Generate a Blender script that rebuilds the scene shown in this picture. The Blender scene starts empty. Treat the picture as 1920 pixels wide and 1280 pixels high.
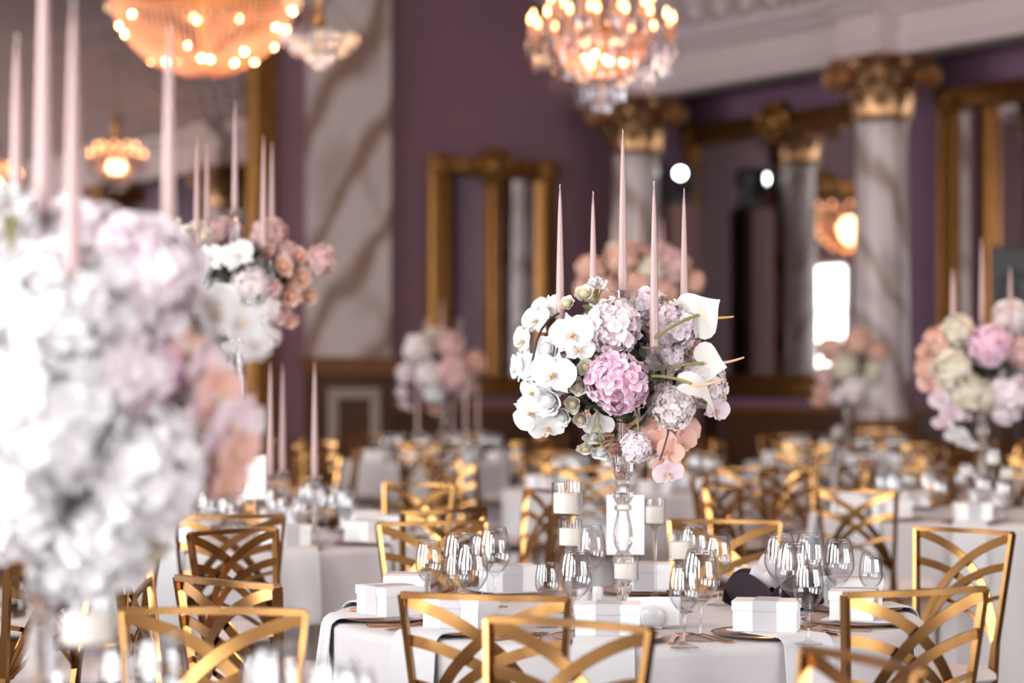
import bpy, math, random
from mathutils import Vector, Matrix

# ------------------------------------------------------------------ camera, world, light
SC = bpy.context.scene
COL = SC.collection
FPX, HOR, CAMZ = 4465.0, 715.0, 1.39
PITCH = math.atan((HOR - 640) / FPX)
cam_data = bpy.data.cameras.new('camera')
cam = bpy.data.objects.new('camera', cam_data)
COL.objects.link(cam)
cam.location = (0, 0, CAMZ)
cam.rotation_euler = (math.pi / 2 + PITCH, 0, 0)
cam_data.sensor_width = 36.0
cam_data.lens = FPX / 1920 * 36
cam_data.clip_end = 200
cam_data.dof.use_dof = True
cam_data.dof.focus_distance = 6.18
cam_data.dof.aperture_fstop = 2.0
SC.camera = cam

world = bpy.data.worlds.new('world')
SC.world = world
world.use_nodes = True
wb = world.node_tree.nodes['Background']
wb.inputs[0].default_value = (0.95, 0.965, 1.0, 1)
wb.inputs[1].default_value = 7.0

SC.view_settings.view_transform = 'Standard'
SC.view_settings.look = 'None'
SC.view_settings.exposure = -0.17
SC.view_settings.gamma = 1.0
SC.view_settings.use_curve_mapping = False
SC.cycles.max_bounces = 8
SC.cycles.diffuse_bounces = 3
SC.cycles.glossy_bounces = 6
SC.cycles.transmission_bounces = 8
SC.cycles.transparent_max_bounces = 28
SC.cycles.adaptive_threshold = 0.02
SC.cycles.caustics_reflective = False
SC.cycles.caustics_refractive = False
SC.cycles.sample_clamp_indirect = 8.0

# room axes: N points at the right-hand wall, M at the end wall
NX, NY = 0.834, 0.552
ln = math.hypot(NX, NY)
N = Vector((NX / ln, NY / ln, 0))
M = Vector((-NY / ln, NX / ln, 0))
CW, CM, CL, CB = 17.57, 23.2, -2.4, -5.0     # right wall, end wall, window wall, rear wall
BW = 16.7                                   # back edge of the beam over the colonnade
ROTW = math.atan2(N.y, N.x)                 # rotation that maps local x -> N, local y -> M
CEIL = 7.0

def wp(n, m, z):
    """room coordinates -> world"""
    return N * n + M * m + Vector((0, 0, z))

WINDOW_M = [-1.2, 2.6, 6.4, 11.8, 15.2, 18.6]     # window centres on the left wall; far ones added to brighten the background
REAR_N = [5.5, 9.5, 13.5]
WIN_W, WIN_Z0, WIN_Z1 = 2.6, 0.6, 4.2
def area(name, loc, facing, w, h, watts, col):
    l = bpy.data.lights.new(name, 'AREA')
    l.shape = 'RECTANGLE'; l.size = w; l.size_y = h; l.energy = watts; l.color = col
    o = bpy.data.objects.new(name, l)
    COL.objects.link(o)
    o.location = loc
    o.rotation_euler = Vector(facing).to_track_quat('-Z', 'Y').to_euler()
    return o
for wm in WINDOW_M:
    area('window_daylight', wp(CL - 0.34, wm, (WIN_Z0 + WIN_Z1) / 2), N, WIN_W - .1, WIN_Z1 - WIN_Z0 - .1, 400, (1.0, 0.985, 0.97))
for wn in REAR_N:
    area('window_daylight', wp(wn, CB - 0.34, (WIN_Z0 + WIN_Z1) / 2), M, WIN_W - .1, WIN_Z1 - WIN_Z0 - .1, 400, (1.0, 0.985, 0.97))

# ------------------------------------------------------------------ helpers
R_ = random.Random(7)
def at(px, py, d):
    """point on the line of sight of a pixel at depth d"""
    c, s = math.cos(PITCH), math.sin(PITCH)
    a = (px - 960) / FPX; b = (640 - py) / FPX
    v = Vector((a, c - s * b, s + c * b))
    return Vector((0, 0, CAMZ)) + v * (d / v.y)
def onz(px, py, z):
    p = at(px, py, 1.0) - Vector((0, 0, CAMZ))
    return Vector((0, 0, CAMZ)) + p * ((z - CAMZ) / p.z)
def onplane(px, py, nrm, c):
    p = at(px, py, 1.0) - Vector((0, 0, CAMZ))
    return Vector((0, 0, CAMZ)) + p * (c / p.dot(nrm))

class MB:
    def __init__(s):
        s.v = []; s.f = []; s.t = []
    def add(s, verts, faces, tint=None):
        o = len(s.v)
        s.v.extend([tuple(p) for p in verts])
        s.f.extend([tuple(i + o for i in fc) for fc in faces])
        s.t.extend(tint if tint is not None else [0.5] * len(verts))
        return s
    def box(s, c, size, rot=None):
        x, y, z = size[0] / 2, size[1] / 2, size[2] / 2
        vs = [Vector((i, j, k)) for k in (-z, z) for j in (-y, y) for i in (-x, x)]
        if rot is not None: vs = [rot @ p for p in vs]
        c = Vector(c)
        return s.add([p + c for p in vs], [(0, 2, 3, 1), (4, 5, 7, 6), (0, 1, 5, 4), (2, 6, 7, 3), (0, 4, 6, 2), (1, 3, 7, 5)])
    def rbox(s, c, size, b, rot=None):
        """box with chamfered edges all round"""
        x, y, z = size[0] / 2, size[1] / 2, size[2] / 2
        rings = []
        for zz, ins in ((-z, b), (-z + b, 0), (z - b, 0), (z, b)):
            X, Y = x - ins, y - ins
            rings.append([(-X + b, -Y, zz), (X - b, -Y, zz), (X, -Y + b, zz), (X, Y - b, zz), (X - b, Y, zz), (-X + b, Y, zz), (-X, Y - b, zz), (-X, -Y + b, zz)])
        vs = [Vector(p) for r in rings for p in r]
        if rot is not None: vs = [rot @ p for p in vs]
        c = Vector(c)
        fs = [tuple(range(7, -1, -1)), tuple(range(24, 32))]
        for k in range(3):
            for i in range(8):
                j = (i + 1) % 8
                fs.append((k * 8 + i, k * 8 + j, k * 8 + 8 + j, k * 8 + 8 + i))
        return s.add([p + c for p in vs], fs)
    def lathe(s, prof, n=24, c=(0, 0, 0), rot=None, cap0=False, cap1=False, tint=None):
        vs = []; fs = []; c = Vector(c)
        for (r, z) in prof:
            for i in range(n):
                a = 2 * math.pi * i / n
                p = Vector((r * math.cos(a), r * math.sin(a), z))
                vs.append((rot @ p if rot is not None else p) + c)
        for k in range(len(prof) - 1):
            for i in range(n):
                j = (i + 1) % n
                fs.append((k * n + i, k * n + j, k * n + n + j, k * n + n + i))
        if cap0: fs.append(tuple(range(n - 1, -1, -1)))
        if cap1: fs.append(tuple(range((len(prof) - 1) * n, len(prof) * n)))
        return s.add(vs, fs, None if tint is None else [tint] * len(vs))
    def tube(s, pts, r, n=8, cap=True):
        pts = [Vector(p) for p in pts]
        rr = r if isinstance(r, (list, tuple)) else [r] * len(pts)
        vs = []; fs = []
        t0 = (pts[1] - pts[0]).normalized()
        up = Vector((0, 0, 1)) if abs(t0.z) < .9 else Vector((1, 0, 0))
        u = t0.cross(up).normalized()
        for k, p in enumerate(pts):
            t = (pts[min(k + 1, len(pts) - 1)] - pts[max(k - 1, 0)]).normalized()
            u = (u - t * u.dot(t)).normalized()
            w = t.cross(u)
            for i in range(n):
                a = 2 * math.pi * i / n
                vs.append(p + (u * math.cos(a) + w * math.sin(a)) * rr[k])
        for k in range(len(pts) - 1):
            for i in range(n):
                j = (i + 1) % n
                fs.append((k * n + i, k * n + j, k * n + n + j, k * n + n + i))
        if cap:
            fs.append(tuple(range(n - 1, -1, -1))); fs.append(tuple(range((len(pts) - 1) * n, len(pts) * n)))
        return s.add(vs, fs)
    def ribbon(s, pts, sides, nrms, w, th):
        """flat bar: pts centre line, sides unit width vectors, nrms unit thickness vectors"""
        vs = []; fs = []
        for p, a, b in zip(pts, sides, nrms):
            p, a, b = Vector(p), Vector(a), Vector(b)
            for i, j in ((-1, -1), (1, -1), (1, 1), (-1, 1)):
                vs.append(p + a * (i * w / 2) + b * (j * th / 2))
        for k in range(len(pts) - 1):
            for i in range(4):
                j = (i + 1) % 4
                fs.append((k * 4 + i, k * 4 + j, k * 4 + 4 + j, k * 4 + 4 + i))
        fs.append((3, 2, 1, 0)); e = (len(pts) - 1) * 4; fs.append((e, e + 1, e + 2, e + 3))
        return s.add(vs, fs)
    def sphere(s, c, r, nu=12, nv=8, sc=(1, 1, 1)):
        prof = [(max(1e-4, math.sin(math.pi * k / nv)) * r, -math.cos(math.pi * k / nv) * r) for k in range(nv + 1)]
        vs = []; fs = []; c = Vector(c)
        for (q, z) in prof:
            for i in range(nu):
                a = 2 * math.pi * i / nu
                vs.append(Vector((q * math.cos(a) * sc[0], q * math.sin(a) * sc[1], z * sc[2])) + c)
        for k in range(nv):
            for i in range(nu):
                j = (i + 1) % nu
                fs.append((k * nu + i, k * nu + j, k * nu + nu + j, k * nu + nu + i))
        return s.add(vs, fs)
    def octa(s, c, r, h):
        c = Vector(c)
        vs = [c + Vector(p) for p in ((r, 0, 0), (0, r, 0), (-r, 0, 0), (0, -r, 0), (0, 0, h), (0, 0, -h))]
        return s.add(vs, [(0, 1, 4), (1, 2, 4), (2, 3, 4), (3, 0, 4), (1, 0, 5), (2, 1, 5), (3, 2, 5), (0, 3, 5)])
    def merge(s, other, mat=None):
        return s.add([mat @ Vector(p) for p in other.v] if mat is not None else other.v, other.f, other.t)
    def mesh(s, name, mat, smooth=True, sharp=40):
        me = bpy.data.meshes.new(name)
        me.from_pydata(s.v, [], s.f)
        if mat is not None: me.materials.append(mat)
        at_ = me.attributes.new('tint', 'FLOAT', 'POINT')
        at_.data.foreach_set('value', s.t)
        if smooth:
            me.polygons.foreach_set('use_smooth', [True] * len(me.polygons))
            if sharp: me.set_sharp_from_angle(angle=math.radians(sharp))
        me.update()
        return me
    def build(s, name, mat, parent=None, loc=(0, 0, 0), smooth=True, sharp=40):
        return obj(name, s.mesh(name, mat, smooth, sharp), parent, loc)

def obj(name, me, parent=None, loc=(0, 0, 0), rot=None, mat4=None):
    o = bpy.data.objects.new(name, me)
    COL.objects.link(o)
    if parent is not None: o.parent = parent
    if mat4 is not None: o.matrix_local = mat4
    else:
        o.location = loc
        if rot is not None: o.rotation_euler = rot
    return o
def tag(o, label=None, cat=None, group=None, kind=None):
    if label: o['label'] = label
    if cat: o['category'] = cat
    if group: o['group'] = group
    if kind: o['kind'] = kind
    return o
def thing(name, label, cat, loc=(0, 0, 0), rotz=0.0, group=None):
    o = bpy.data.objects.new(name, None)
    o.empty_display_size = 0.05
    COL.objects.link(o)
    o.location = loc; o.rotation_euler = (0, 0, rotz)
    return tag(o, label, cat, group)
def struct(name, mb, mat, parent=None, loc=(0, 0, 0), rotz=0.0, smooth=False):
    o = mb.build(name, mat, parent, loc, smooth)
    o.rotation_euler = (0, 0, rotz)
    if parent is None: o['kind'] = 'structure'
    return o
class Kind:
    """a thing built once and then copied with its parts and sub-parts"""
    def __init__(s, root): s.root = root; s.used = False; s.kids = None
    def put(s, loc, rotz=0.0, label=None, group=None, scale=None, skip=()):
        if not s.used:
            s.used = True; r = s.root
            s.kids = [(c, [g for g in c.children]) for c in r.children]
        else:
            r = s.root.copy(); COL.objects.link(r)
            for c, gs in s.kids:
                cc = c.copy(); COL.objects.link(cc); cc.parent = r
                for g in gs:
                    gg = g.copy(); COL.objects.link(gg); gg.parent = cc
        r.location = loc; r.rotation_euler = (0, 0, rotz)
        if scale: r.scale = (scale, scale, scale)
        if label: r['label'] = label
        if group: r['group'] = group
        return r

# ------------------------------------------------------------------ materials
def new_mat(name):
    m = bpy.data.materials.new(name); m.use_nodes = True
    nt = m.node_tree
    return m, nt, nt.nodes, nt.links, nt.nodes['Principled BSDF']
def rgba(c): return (c[0], c[1], c[2], 1)
def plain(name, col, rough=.5, metal=0.0, var=.12, scale=20, bump=0.0, spec=.5, col2=None, sheen=0):
    m, nt, nd, lk, p = new_mat(name)
    tc = nd.new('ShaderNodeTexCoord'); ns = nd.new('ShaderNodeTexNoise')
    ns.inputs['Scale'].default_value = scale; ns.inputs['Detail'].default_value = 4
    lk.new(tc.outputs['Object'], ns.inputs['Vector'])
    mx = nd.new('ShaderNodeMix'); mx.data_type = 'RGBA'
    c2 = col2 if col2 else tuple(x * (1 - var) for x in col)
    mx.inputs['A'].default_value = rgba(c2); mx.inputs['B'].default_value = rgba(col)
    lk.new(ns.outputs['Fac'], mx.inputs['Factor'])
    lk.new(mx.outputs['Result'], p.inputs['Base Color'])
    p.inputs['Roughness'].default_value = rough; p.inputs['Metallic'].default_value = metal
    p.inputs['Specular IOR Level'].default_value = spec
    if sheen: p.inputs['Sheen Weight'].default_value = sheen
    if bump:
        b = nd.new('ShaderNodeBump'); b.inputs['Strength'].default_value = bump; b.inputs['Distance'].default_value = .01
        lk.new(ns.outputs['Fac'], b.inputs['Height']); lk.new(b.outputs['Normal'], p.inputs['Normal'])
    return m
def petal_mat(name, base, edge, trans=.3, rough=.55):
    """petal: colour runs from the heart (tint 0) to the rim (tint 1), a little light shines through"""
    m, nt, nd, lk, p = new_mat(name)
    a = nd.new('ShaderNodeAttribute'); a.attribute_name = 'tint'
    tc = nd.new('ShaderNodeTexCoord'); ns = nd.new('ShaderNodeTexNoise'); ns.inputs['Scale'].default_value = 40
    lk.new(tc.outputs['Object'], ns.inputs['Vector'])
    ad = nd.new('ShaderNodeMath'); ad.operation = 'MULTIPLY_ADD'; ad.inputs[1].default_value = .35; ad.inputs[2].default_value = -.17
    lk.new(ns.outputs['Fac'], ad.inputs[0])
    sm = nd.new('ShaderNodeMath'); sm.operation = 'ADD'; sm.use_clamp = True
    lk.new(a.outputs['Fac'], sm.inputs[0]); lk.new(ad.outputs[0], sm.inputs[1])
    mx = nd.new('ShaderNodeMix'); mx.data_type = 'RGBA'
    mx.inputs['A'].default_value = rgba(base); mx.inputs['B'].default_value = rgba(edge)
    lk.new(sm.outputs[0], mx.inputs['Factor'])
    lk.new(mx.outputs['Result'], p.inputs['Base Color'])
    p.inputs['Roughness'].default_value = rough
    tr = nd.new('ShaderNodeBsdfTranslucent'); lk.new(mx.outputs['Result'], tr.inputs['Color'])
    ms = nd.new('ShaderNodeMixShader'); ms.inputs[0].default_value = trans
    lk.new(p.outputs[0], ms.inputs[1]); lk.new(tr.outputs[0], ms.inputs[2])
    lk.new(ms.outputs[0], nd['Material Output'].inputs['Surface'])
    return m
def thin_glass(name, tint=(1, 1, 1), ior=1.5, boost=1.0, rough=0.0):
    m, nt, nd, lk, p = new_mat(name)
    nd.remove(p)
    t = nd.new('ShaderNodeBsdfTransparent')
    lw = nd.new('ShaderNodeLayerWeight'); lw.inputs['Blend'].default_value = .5
    pw_ = nd.new('ShaderNodeMath'); pw_.operation = 'POWER'; pw_.inputs[1].default_value = 5.0
    lk.new(lw.outputs['Facing'], pw_.inputs[0])
    tm = nd.new('ShaderNodeMix'); tm.data_type = 'RGBA'                 # grazing angles tinted dark, painting the outline refraction would give
    tm.inputs['A'].default_value = rgba(tint); tm.inputs['B'].default_value = (.38, .37, .38, 1)
    lk.new(pw_.outputs[0], tm.inputs['Factor']); lk.new(tm.outputs['Result'], t.inputs[0])
    g = nd.new('ShaderNodeBsdfGlossy'); g.inputs['Roughness'].default_value = rough
    f = nd.new('ShaderNodeLayerWeight'); f.inputs['Blend'].default_value = .5
    k0 = nd.new('ShaderNodeMath'); k0.operation = 'POWER'; k0.inputs[1].default_value = 4.0
    lk.new(f.outputs['Facing'], k0.inputs[0])
    f0 = ((ior - 1) / (ior + 1)) ** 2 * boost
    k = nd.new('ShaderNodeMath'); k.operation = 'MULTIPLY_ADD'; k.inputs[1].default_value = .75 - f0; k.inputs[2].default_value = f0; k.use_clamp = True
    lk.new(k0.outputs[0], k.inputs[0])
    ms = nd.new('ShaderNodeMixShader')
    lk.new(k.outputs[0], ms.inputs[0]); lk.new(t.outputs[0], ms.inputs[1]); lk.new(g.outputs[0], ms.inputs[2])
    lk.new(ms.outputs[0], nd['Material Output'].inputs['Surface'])
    return m
def solid_glass(name, ior=1.5, col=(1, 1, 1), rough=0.0):
    m, nt, nd, lk, p = new_mat(name)
    p.inputs['Base Color'].default_value = rgba(col)
    p.inputs['Transmission Weight'].default_value = 1.0
    p.inputs['IOR'].default_value = ior; p.inputs['Roughness'].default_value = rough
    t = nd.new('ShaderNodeBsdfTransparent'); ms = nd.new('ShaderNodeMixShader'); ms.inputs[0].default_value = .42
    lk.new(p.outputs[0], ms.inputs[1]); lk.new(t.outputs[0], ms.inputs[2]); lk.new(ms.outputs[0], nd['Material Output'].inputs['Surface'])
    return m
def emit(name, col, strength):
    m, nt, nd, lk, p = new_mat(name)
    p.inputs['Base Color'].default_value = rgba(col)
    p.inputs['Emission Color'].default_value = rgba(col)
    p.inputs['Emission Strength'].default_value = strength
    return m
def marble(name, light, vein, scale=1.0):
    m, nt, nd, lk, p = new_mat(name)
    tc = nd.new('ShaderNodeTexCoord'); mp = nd.new('ShaderNodeMapping')
    mp.inputs['Rotation'].default_value = (0.3, 0.75, 0.4); mp.inputs['Scale'].default_value = (scale, scale, scale * .55)
    lk.new(tc.outputs['Object'], mp.inputs['Vector'])
    wv = nd.new('ShaderNodeTexWave'); wv.wave_type = 'BANDS'; wv.bands_direction = 'X'
    wv.inputs['Scale'].default_value = .75; wv.inputs['Distortion'].default_value = 6.5
    wv.inputs['Detail'].default_value = 3.5; wv.inputs['Detail Scale'].default_value = .9; wv.inputs['Detail Roughness'].default_value = .55
    lk.new(mp.outputs[0], wv.inputs['Vector'])
    cr = nd.new('ShaderNodeValToRGB')
    cr.color_ramp.elements[0].position = 0.02; cr.color_ramp.elements[0].color = rgba(vein)
    cr.color_ramp.elements[1].position = 0.40; cr.color_ramp.elements[1].color = rgba(light)
    e = cr.color_ramp.elements.new(.17); e.color = rgba(tuple((a * .55 + b * .45) for a, b in zip(light, vein)))
    lk.new(wv.outputs['Fac'], cr.inputs['Fac'])
    ns = nd.new('ShaderNodeTexNoise'); ns.inputs['Scale'].default_value = 2.6; ns.inputs['Detail'].default_value = 6; ns.inputs['Roughness'].default_value = .6
    lk.new(mp.outputs[0], ns.inputs['Vector'])
    c2 = nd.new('ShaderNodeValToRGB'); c2.color_ramp.elements[0].position = .50; c2.color_ramp.elements[0].color = (0, 0, 0, 1); c2.color_ramp.elements[1].position = .74; c2.color_ramp.elements[1].color = (.75, .75, .75, 1)
    lk.new(ns.outputs['Fac'], c2.inputs['Fac'])
    mx = nd.new('ShaderNodeMix'); mx.data_type = 'RGBA'; lk.new(c2.outputs[0], mx.inputs['Factor'])
    lk.new(cr.outputs[0], mx.inputs['A']); mx.inputs['B'].default_value = rgba(vein)
    lk.new(mx.outputs['Result'], p.inputs['Base Color'])
    p.inputs['Roughness'].default_value = .3
    return m
def cloth_mat(name, col, weave=900, rough=.75, trans=0):
    m, nt, nd, lk, p = new_mat(name)
    tc = nd.new('ShaderNodeTexCoord'); wv = nd.new('ShaderNodeTexNoise')
    wv.inputs['Scale'].default_value = weave; wv.inputs['Detail'].default_value = 1
    lk.new(tc.outputs['Object'], wv.inputs['Vector'])
    mx = nd.new('ShaderNodeMix'); mx.data_type = 'RGBA'
    mx.inputs['A'].default_value = rgba(tuple(c * .93 for c in col)); mx.inputs['B'].default_value = rgba(col)
    lk.new(wv.outputs['Fac'], mx.inputs['Factor']); lk.new(mx.outputs['Result'], p.inputs['Base Color'])
    b = nd.new('ShaderNodeBump'); b.inputs['Strength'].default_value = .12; b.inputs['Distance'].default_value = .002
    lk.new(wv.outputs['Fac'], b.inputs['Height']); lk.new(b.outputs['Normal'], p.inputs['Normal'])
    p.inputs['Roughness'].default_value = rough; p.inputs['Sheen Weight'].default_value = .15
    return m

X = {}
X['wall'] = plain('plum_wall_paint', (.235, .12, .15), .6, var=.12, scale=3)
X['wall_violet_lit'] = plain('violet_lit_wall', (.225, .115, .185), .6, var=.12, scale=3)  # violet cast of coloured uplights put into the wall colour
X['ceil'] = plain('ceiling_plaster', (.66, .57, .56), .8, var=.08, scale=4)
X['plaster'] = plain('cornice_plaster', (.68, .565, .56), .6, var=.06, scale=6)
X['floor'] = plain('patterned_carpet', (.10, .06, .06), .95, var=.5, scale=9, bump=.1)
X['frame_gold'] = plain('carved_gilt_wood', (.42, .195, .055), .36, metal=.9, var=.65, scale=14, bump=.35)
X['capital_gold'] = plain('gilt_capital', (.55, .31, .15), .30, metal=.9, var=.5, scale=12, bump=.15)
X['mirror'] = plain('mirror_glass', (.80, .78, .77), .015, metal=1.0, var=.03, scale=2)
X['wood'] = plain('dark_stained_wood', (.11, .045, .022), .4, var=.5, scale=5)
X['ledge'] = plain('mahogany_ledge', (.25, .10, .04), .35, var=.3, scale=6)
X['panelstone'] = plain('pale_panel_moulding', (.42, .32, .29), .5, var=.1, scale=8)
X['marble'] = marble('brown_veined_marble', (.66, .55, .52), (.30, .185, .14), .9)
X['marble2'] = marble('grey_veined_marble', (.58, .49, .47), (.28, .19, .155), 1.35)
X['winframe'] = plain('white_window_paint', (.75, .74, .72), .5, var=.05)
X['drape'] = cloth_mat('pale_drape', (.62, .58, .56), 200)
X['chair'] = plain('brushed_gold_metal', (.37, .195, .07), .22, metal=1.0, var=.14, scale=30)
X['cushion'] = cloth_mat('cream_cushion', (.66, .58, .56), 500)
X['cloth'] = cloth_mat('white_linen_tablecloth', (.57, .545, .55), 700)
X['napkin'] = cloth_mat('pale_grey_napkin', (.60, .60, .61), 900)
X['tablewood'] = plain('plywood', (.35, .22, .12), .6)
X['steel'] = plain('folding_leg_steel', (.35, .35, .36), .4, metal=1)
X['box'] = plain('white_card_box', (.83, .83, .83), .55, var=.03, scale=60)
X['ribbon'] = plain('grey_mauve_ribbon', (.50, .48, .50), .45, var=.06, scale=80)
X['rose_gold'] = plain('rose_gold_metal', (.62, .32, .18), .22, metal=1.0, var=.12, scale=40)
X['plate'] = plain('glazed_charger', (.38, .30, .28), .18, var=.08, scale=10)
X['wineglass'] = thin_glass('wine_glass', (.965, .97, .975), 1.62, 1.35)
X['crystal'] = solid_glass('cut_crystal', 1.52, (1, 1, 1))
X['cupglass'] = thin_glass('votive_glass', (.97, .975, .98), 1.55, 1.3)
X['bead'] = thin_glass('crystal_bead', (.93, .92, .95), 1.9, 1.6, .02)
X['wax'] = plain('ivory_wax', (.86, .78, .68), .45, var=.04)
X['taper'] = plain('dusty_pink_wax', (.44, .29, .28), .38, var=.05, scale=8)
X['wick'] = plain('cotton_wick', (.75, .70, .65), .9)
X['paper'] = plain('white_paper', (.84, .84, .83), .7, var=.03, scale=50)
X['ceramic'] = plain('white_ceramic', (.72, .71, .71), .15, var=.04)
X['purple_card'] = plain('aubergine_board', (.016, .006, .015), .6, var=.2)
X['bread'] = plain('baked_bread', (.48, .21, .08), .7, var=.4, scale=60)
X['black'] = plain('black_plastic', (.012, .011, .013), .45)
X['mauve_cover'] = cloth_mat('dusky_pink_cover', (.30, .165, .15), 300)
X['leaf'] = plain('leaf_green', (.11, .15, .045), .45, var=.45, scale=30)
X['leaf2'] = plain('pale_calyx_green', (.30, .36, .15), .5, var=.35, scale=30)
X['moss'] = plain('dark_foliage', (.055, .06, .028), .7, var=.5, scale=30)
X['stem_green'] = plain('stem_olive', (.25, .23, .07), .45, var=.2, scale=30)
X['stem_brown'] = plain('orchid_stem_brown', (.06, .03, .03), .5, var=.2)
X['seed'] = plain('seed_pod_tan', (.30, .23, .13), .7, var=.4, scale=80)
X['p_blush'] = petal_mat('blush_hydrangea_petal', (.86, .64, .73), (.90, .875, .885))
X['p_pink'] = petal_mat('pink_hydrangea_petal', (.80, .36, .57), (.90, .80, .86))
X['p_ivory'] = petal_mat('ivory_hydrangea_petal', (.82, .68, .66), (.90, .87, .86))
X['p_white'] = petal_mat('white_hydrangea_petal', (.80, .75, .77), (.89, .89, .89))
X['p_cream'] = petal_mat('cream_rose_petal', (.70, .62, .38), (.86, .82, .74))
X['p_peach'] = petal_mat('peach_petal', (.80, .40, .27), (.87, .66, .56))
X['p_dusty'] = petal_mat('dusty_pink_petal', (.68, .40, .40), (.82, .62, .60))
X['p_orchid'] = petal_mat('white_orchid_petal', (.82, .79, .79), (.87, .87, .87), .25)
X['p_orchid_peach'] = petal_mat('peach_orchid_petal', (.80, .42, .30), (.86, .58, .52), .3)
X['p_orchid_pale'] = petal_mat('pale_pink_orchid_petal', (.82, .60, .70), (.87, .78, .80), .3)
X['p_lip'] = petal_mat('orchid_lip', (.75, .45, .08), (.86, .82, .76), .2)
X['p_anth'] = petal_mat('white_anthurium_spathe', (.80, .79, .72), (.86, .86, .84), .22, .3)
X['spadix_y'] = plain('yellow_spadix', (.80, .45, .10), .5, var=.2, scale=60)
X['spadix_p'] = plain('peach_spadix', (.80, .42, .26), .5, var=.2, scale=60)
X['bulb'] = emit('warm_bulb', (1.0, .44, .16), 16)
X['bulb_inner_sparkle'] = emit('warm_bulb_sparkle', (1.0, .60, .28), 34)
X['lens'] = emit('stage_lamp_lens', (.95, 1.0, .97), 22)
X['brass'] = plain('chandelier_brass', (.55, .30, .10), .3, metal=1, var=.2)
X['bowlbead'] = petal_mat('frosted_bead', (.74, .46, .32), (.84, .62, .48), .55, .15)  # orange of the lamp glow is put into the bead colour

CLOCK = ['twelve', 'one', 'two', 'three', 'four', 'five', 'six', 'seven', 'eight', 'nine', 'ten', 'eleven']
def clock(deg):
    h = round((deg % 360) / 15) % 24
    return ("%s o'clock" % CLOCK[h // 2]) if h % 2 == 0 else ('half past %s' % CLOCK[h // 2])
# ------------------------------------------------------------------ the room
WT = .3
mb = MB(); mb.box(((CW + CL) / 2, (CM + CB) / 2, -.05), (CW - CL + .6, CM - CB + .6, .1)); struct('floor', mb, X['floor'], rotz=ROTW)
mb = MB(); mb.box(((CW + CL) / 2, (CM + CB) / 2, CEIL + .05), (CW - CL + .6, CM - CB + .6, .1)); struct('ceiling', mb, X['ceil'], rotz=ROTW)
mb = MB(); mb.box((CW + WT / 2, (CM + CB) / 2, CEIL / 2), (WT, CM - CB + .6, CEIL)); struct('wall_right', mb, X['wall_violet_lit'], rotz=ROTW)
mb = MB(); mb.box(((CW + CL) / 2, CM + WT / 2, CEIL / 2), (CW - CL, WT, CEIL)); struct('wall_back', mb, X['wall'], rotz=ROTW)
def pierced(axis, fixed, lo, hi, centres):
    """wall with tall window openings"""
    mb = MB(); h = WIN_W / 2
    def blk(a, b, z0, z1):
        if b - a < 1e-3: return
        c, s = (a + b) / 2, b - a
        if axis == 'n': mb.box((fixed, c, (z0 + z1) / 2), (WT, s, z1 - z0))
        else: mb.box((c, fixed, (z0 + z1) / 2), (s, WT, z1 - z0))
    blk(lo, hi, 0, WIN_Z0); blk(lo, hi, WIN_Z1, CEIL)
    x = lo
    for c in centres:
        blk(x, c - h, WIN_Z0, WIN_Z1); x = c + h
    blk(x, hi, WIN_Z0, WIN_Z1)
    return mb
struct('wall_left', pierced('n', CL - WT / 2, CB - .3, CM + .3, WINDOW_M), X['wall'], rotz=ROTW)
struct('wall_front', pierced('m', CB - WT / 2, CL, CW, REAR_N), X['wall'], rotz=ROTW)
def window(k, pos, rot):
    H = WIN_Z1 - WIN_Z0; w = WIN_W
    mb = MB()
    for sx in (-1, 1): mb.box((sx * (w / 2 - .04), 0, H / 2), (.08, .1, H))
    mb.box((0, 0, .04), (w - .16, .1, .08)); mb.box((0, 0, H - .04), (w - .16, .1, .08))
    mb.box((0, 0, H / 2), (.07, .08, H - .16)); mb.box((0, 0, H * .68), (w - .16, .08, .06))
    o = struct('window_%d' % k, mb, X['winframe'], None, pos, rot)
    g = MB()
    g.box((0, .0, H / 2), (w - .16, .01, H - .16))
    g.build('pane', X['cupglass'], o, smooth=False)
k = 1
for wm in WINDOW_M: window(k, wp(CL - .22, wm, WIN_Z0), ROTW - math.pi / 2); k += 1  # includes the extra far windows added for background light
for wn in REAR_N: window(k, wp(wn, CB - .22, WIN_Z0), ROTW); k += 1

# entablature and coved ceiling along the right-hand wall
def extrude_m(prof, m0, m1):
    mb = MB(); n = len(prof)
    vs = [(BW - o, m0, z) for o, z in prof] + [(BW - o, m1, z) for o, z in prof]
    fs = [(i, (i + 1) % n, n + (i + 1) % n, n + i) for i in range(n)] + [tuple(range(n - 1, -1, -1)), tuple(range(n, 2 * n))]
    return mb.add(vs, fs)
EB = 4.66
prof = [(0, EB), (.40, EB), (.40, EB + .10), (.43, EB + .11), (.43, EB + .21), (.39, EB + .22), (.39, EB + .40), (.47, EB + .43), (.52, EB + .50), (.60, EB + .55), (.60, EB + .62), (0, EB + .62)]
ent = struct('trim_1', extrude_m(prof, CB, CM), X['plaster'], rotz=ROTW)
COLM = [22.12, 17.95, 13.78, 9.6, 5.4]
COLN = 16.36
for cm_ in COLM:                                   # the entablature breaks forward over each column
    pr = [(.38, EB), (.66, EB), (.66, EB + .10), (.69, EB + .11), (.69, EB + .21), (.65, EB + .22), (.65, EB + .40), (.73, EB + .43), (.78, EB + .50), (.86, EB + .55), (.86, EB + .62), (.38, EB + .62)]
    struct('entablature_break', extrude_m(pr, cm_ - .33, cm_ + .33), X['plaster'], ent)
struct('trim_3', MB().box(((BW + CW) / 2, (CM + CB) / 2, EB + .5), (CW - BW + .02, CM - CB, .06)), X['plaster'], rotz=ROTW)
cv = MB()
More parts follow.
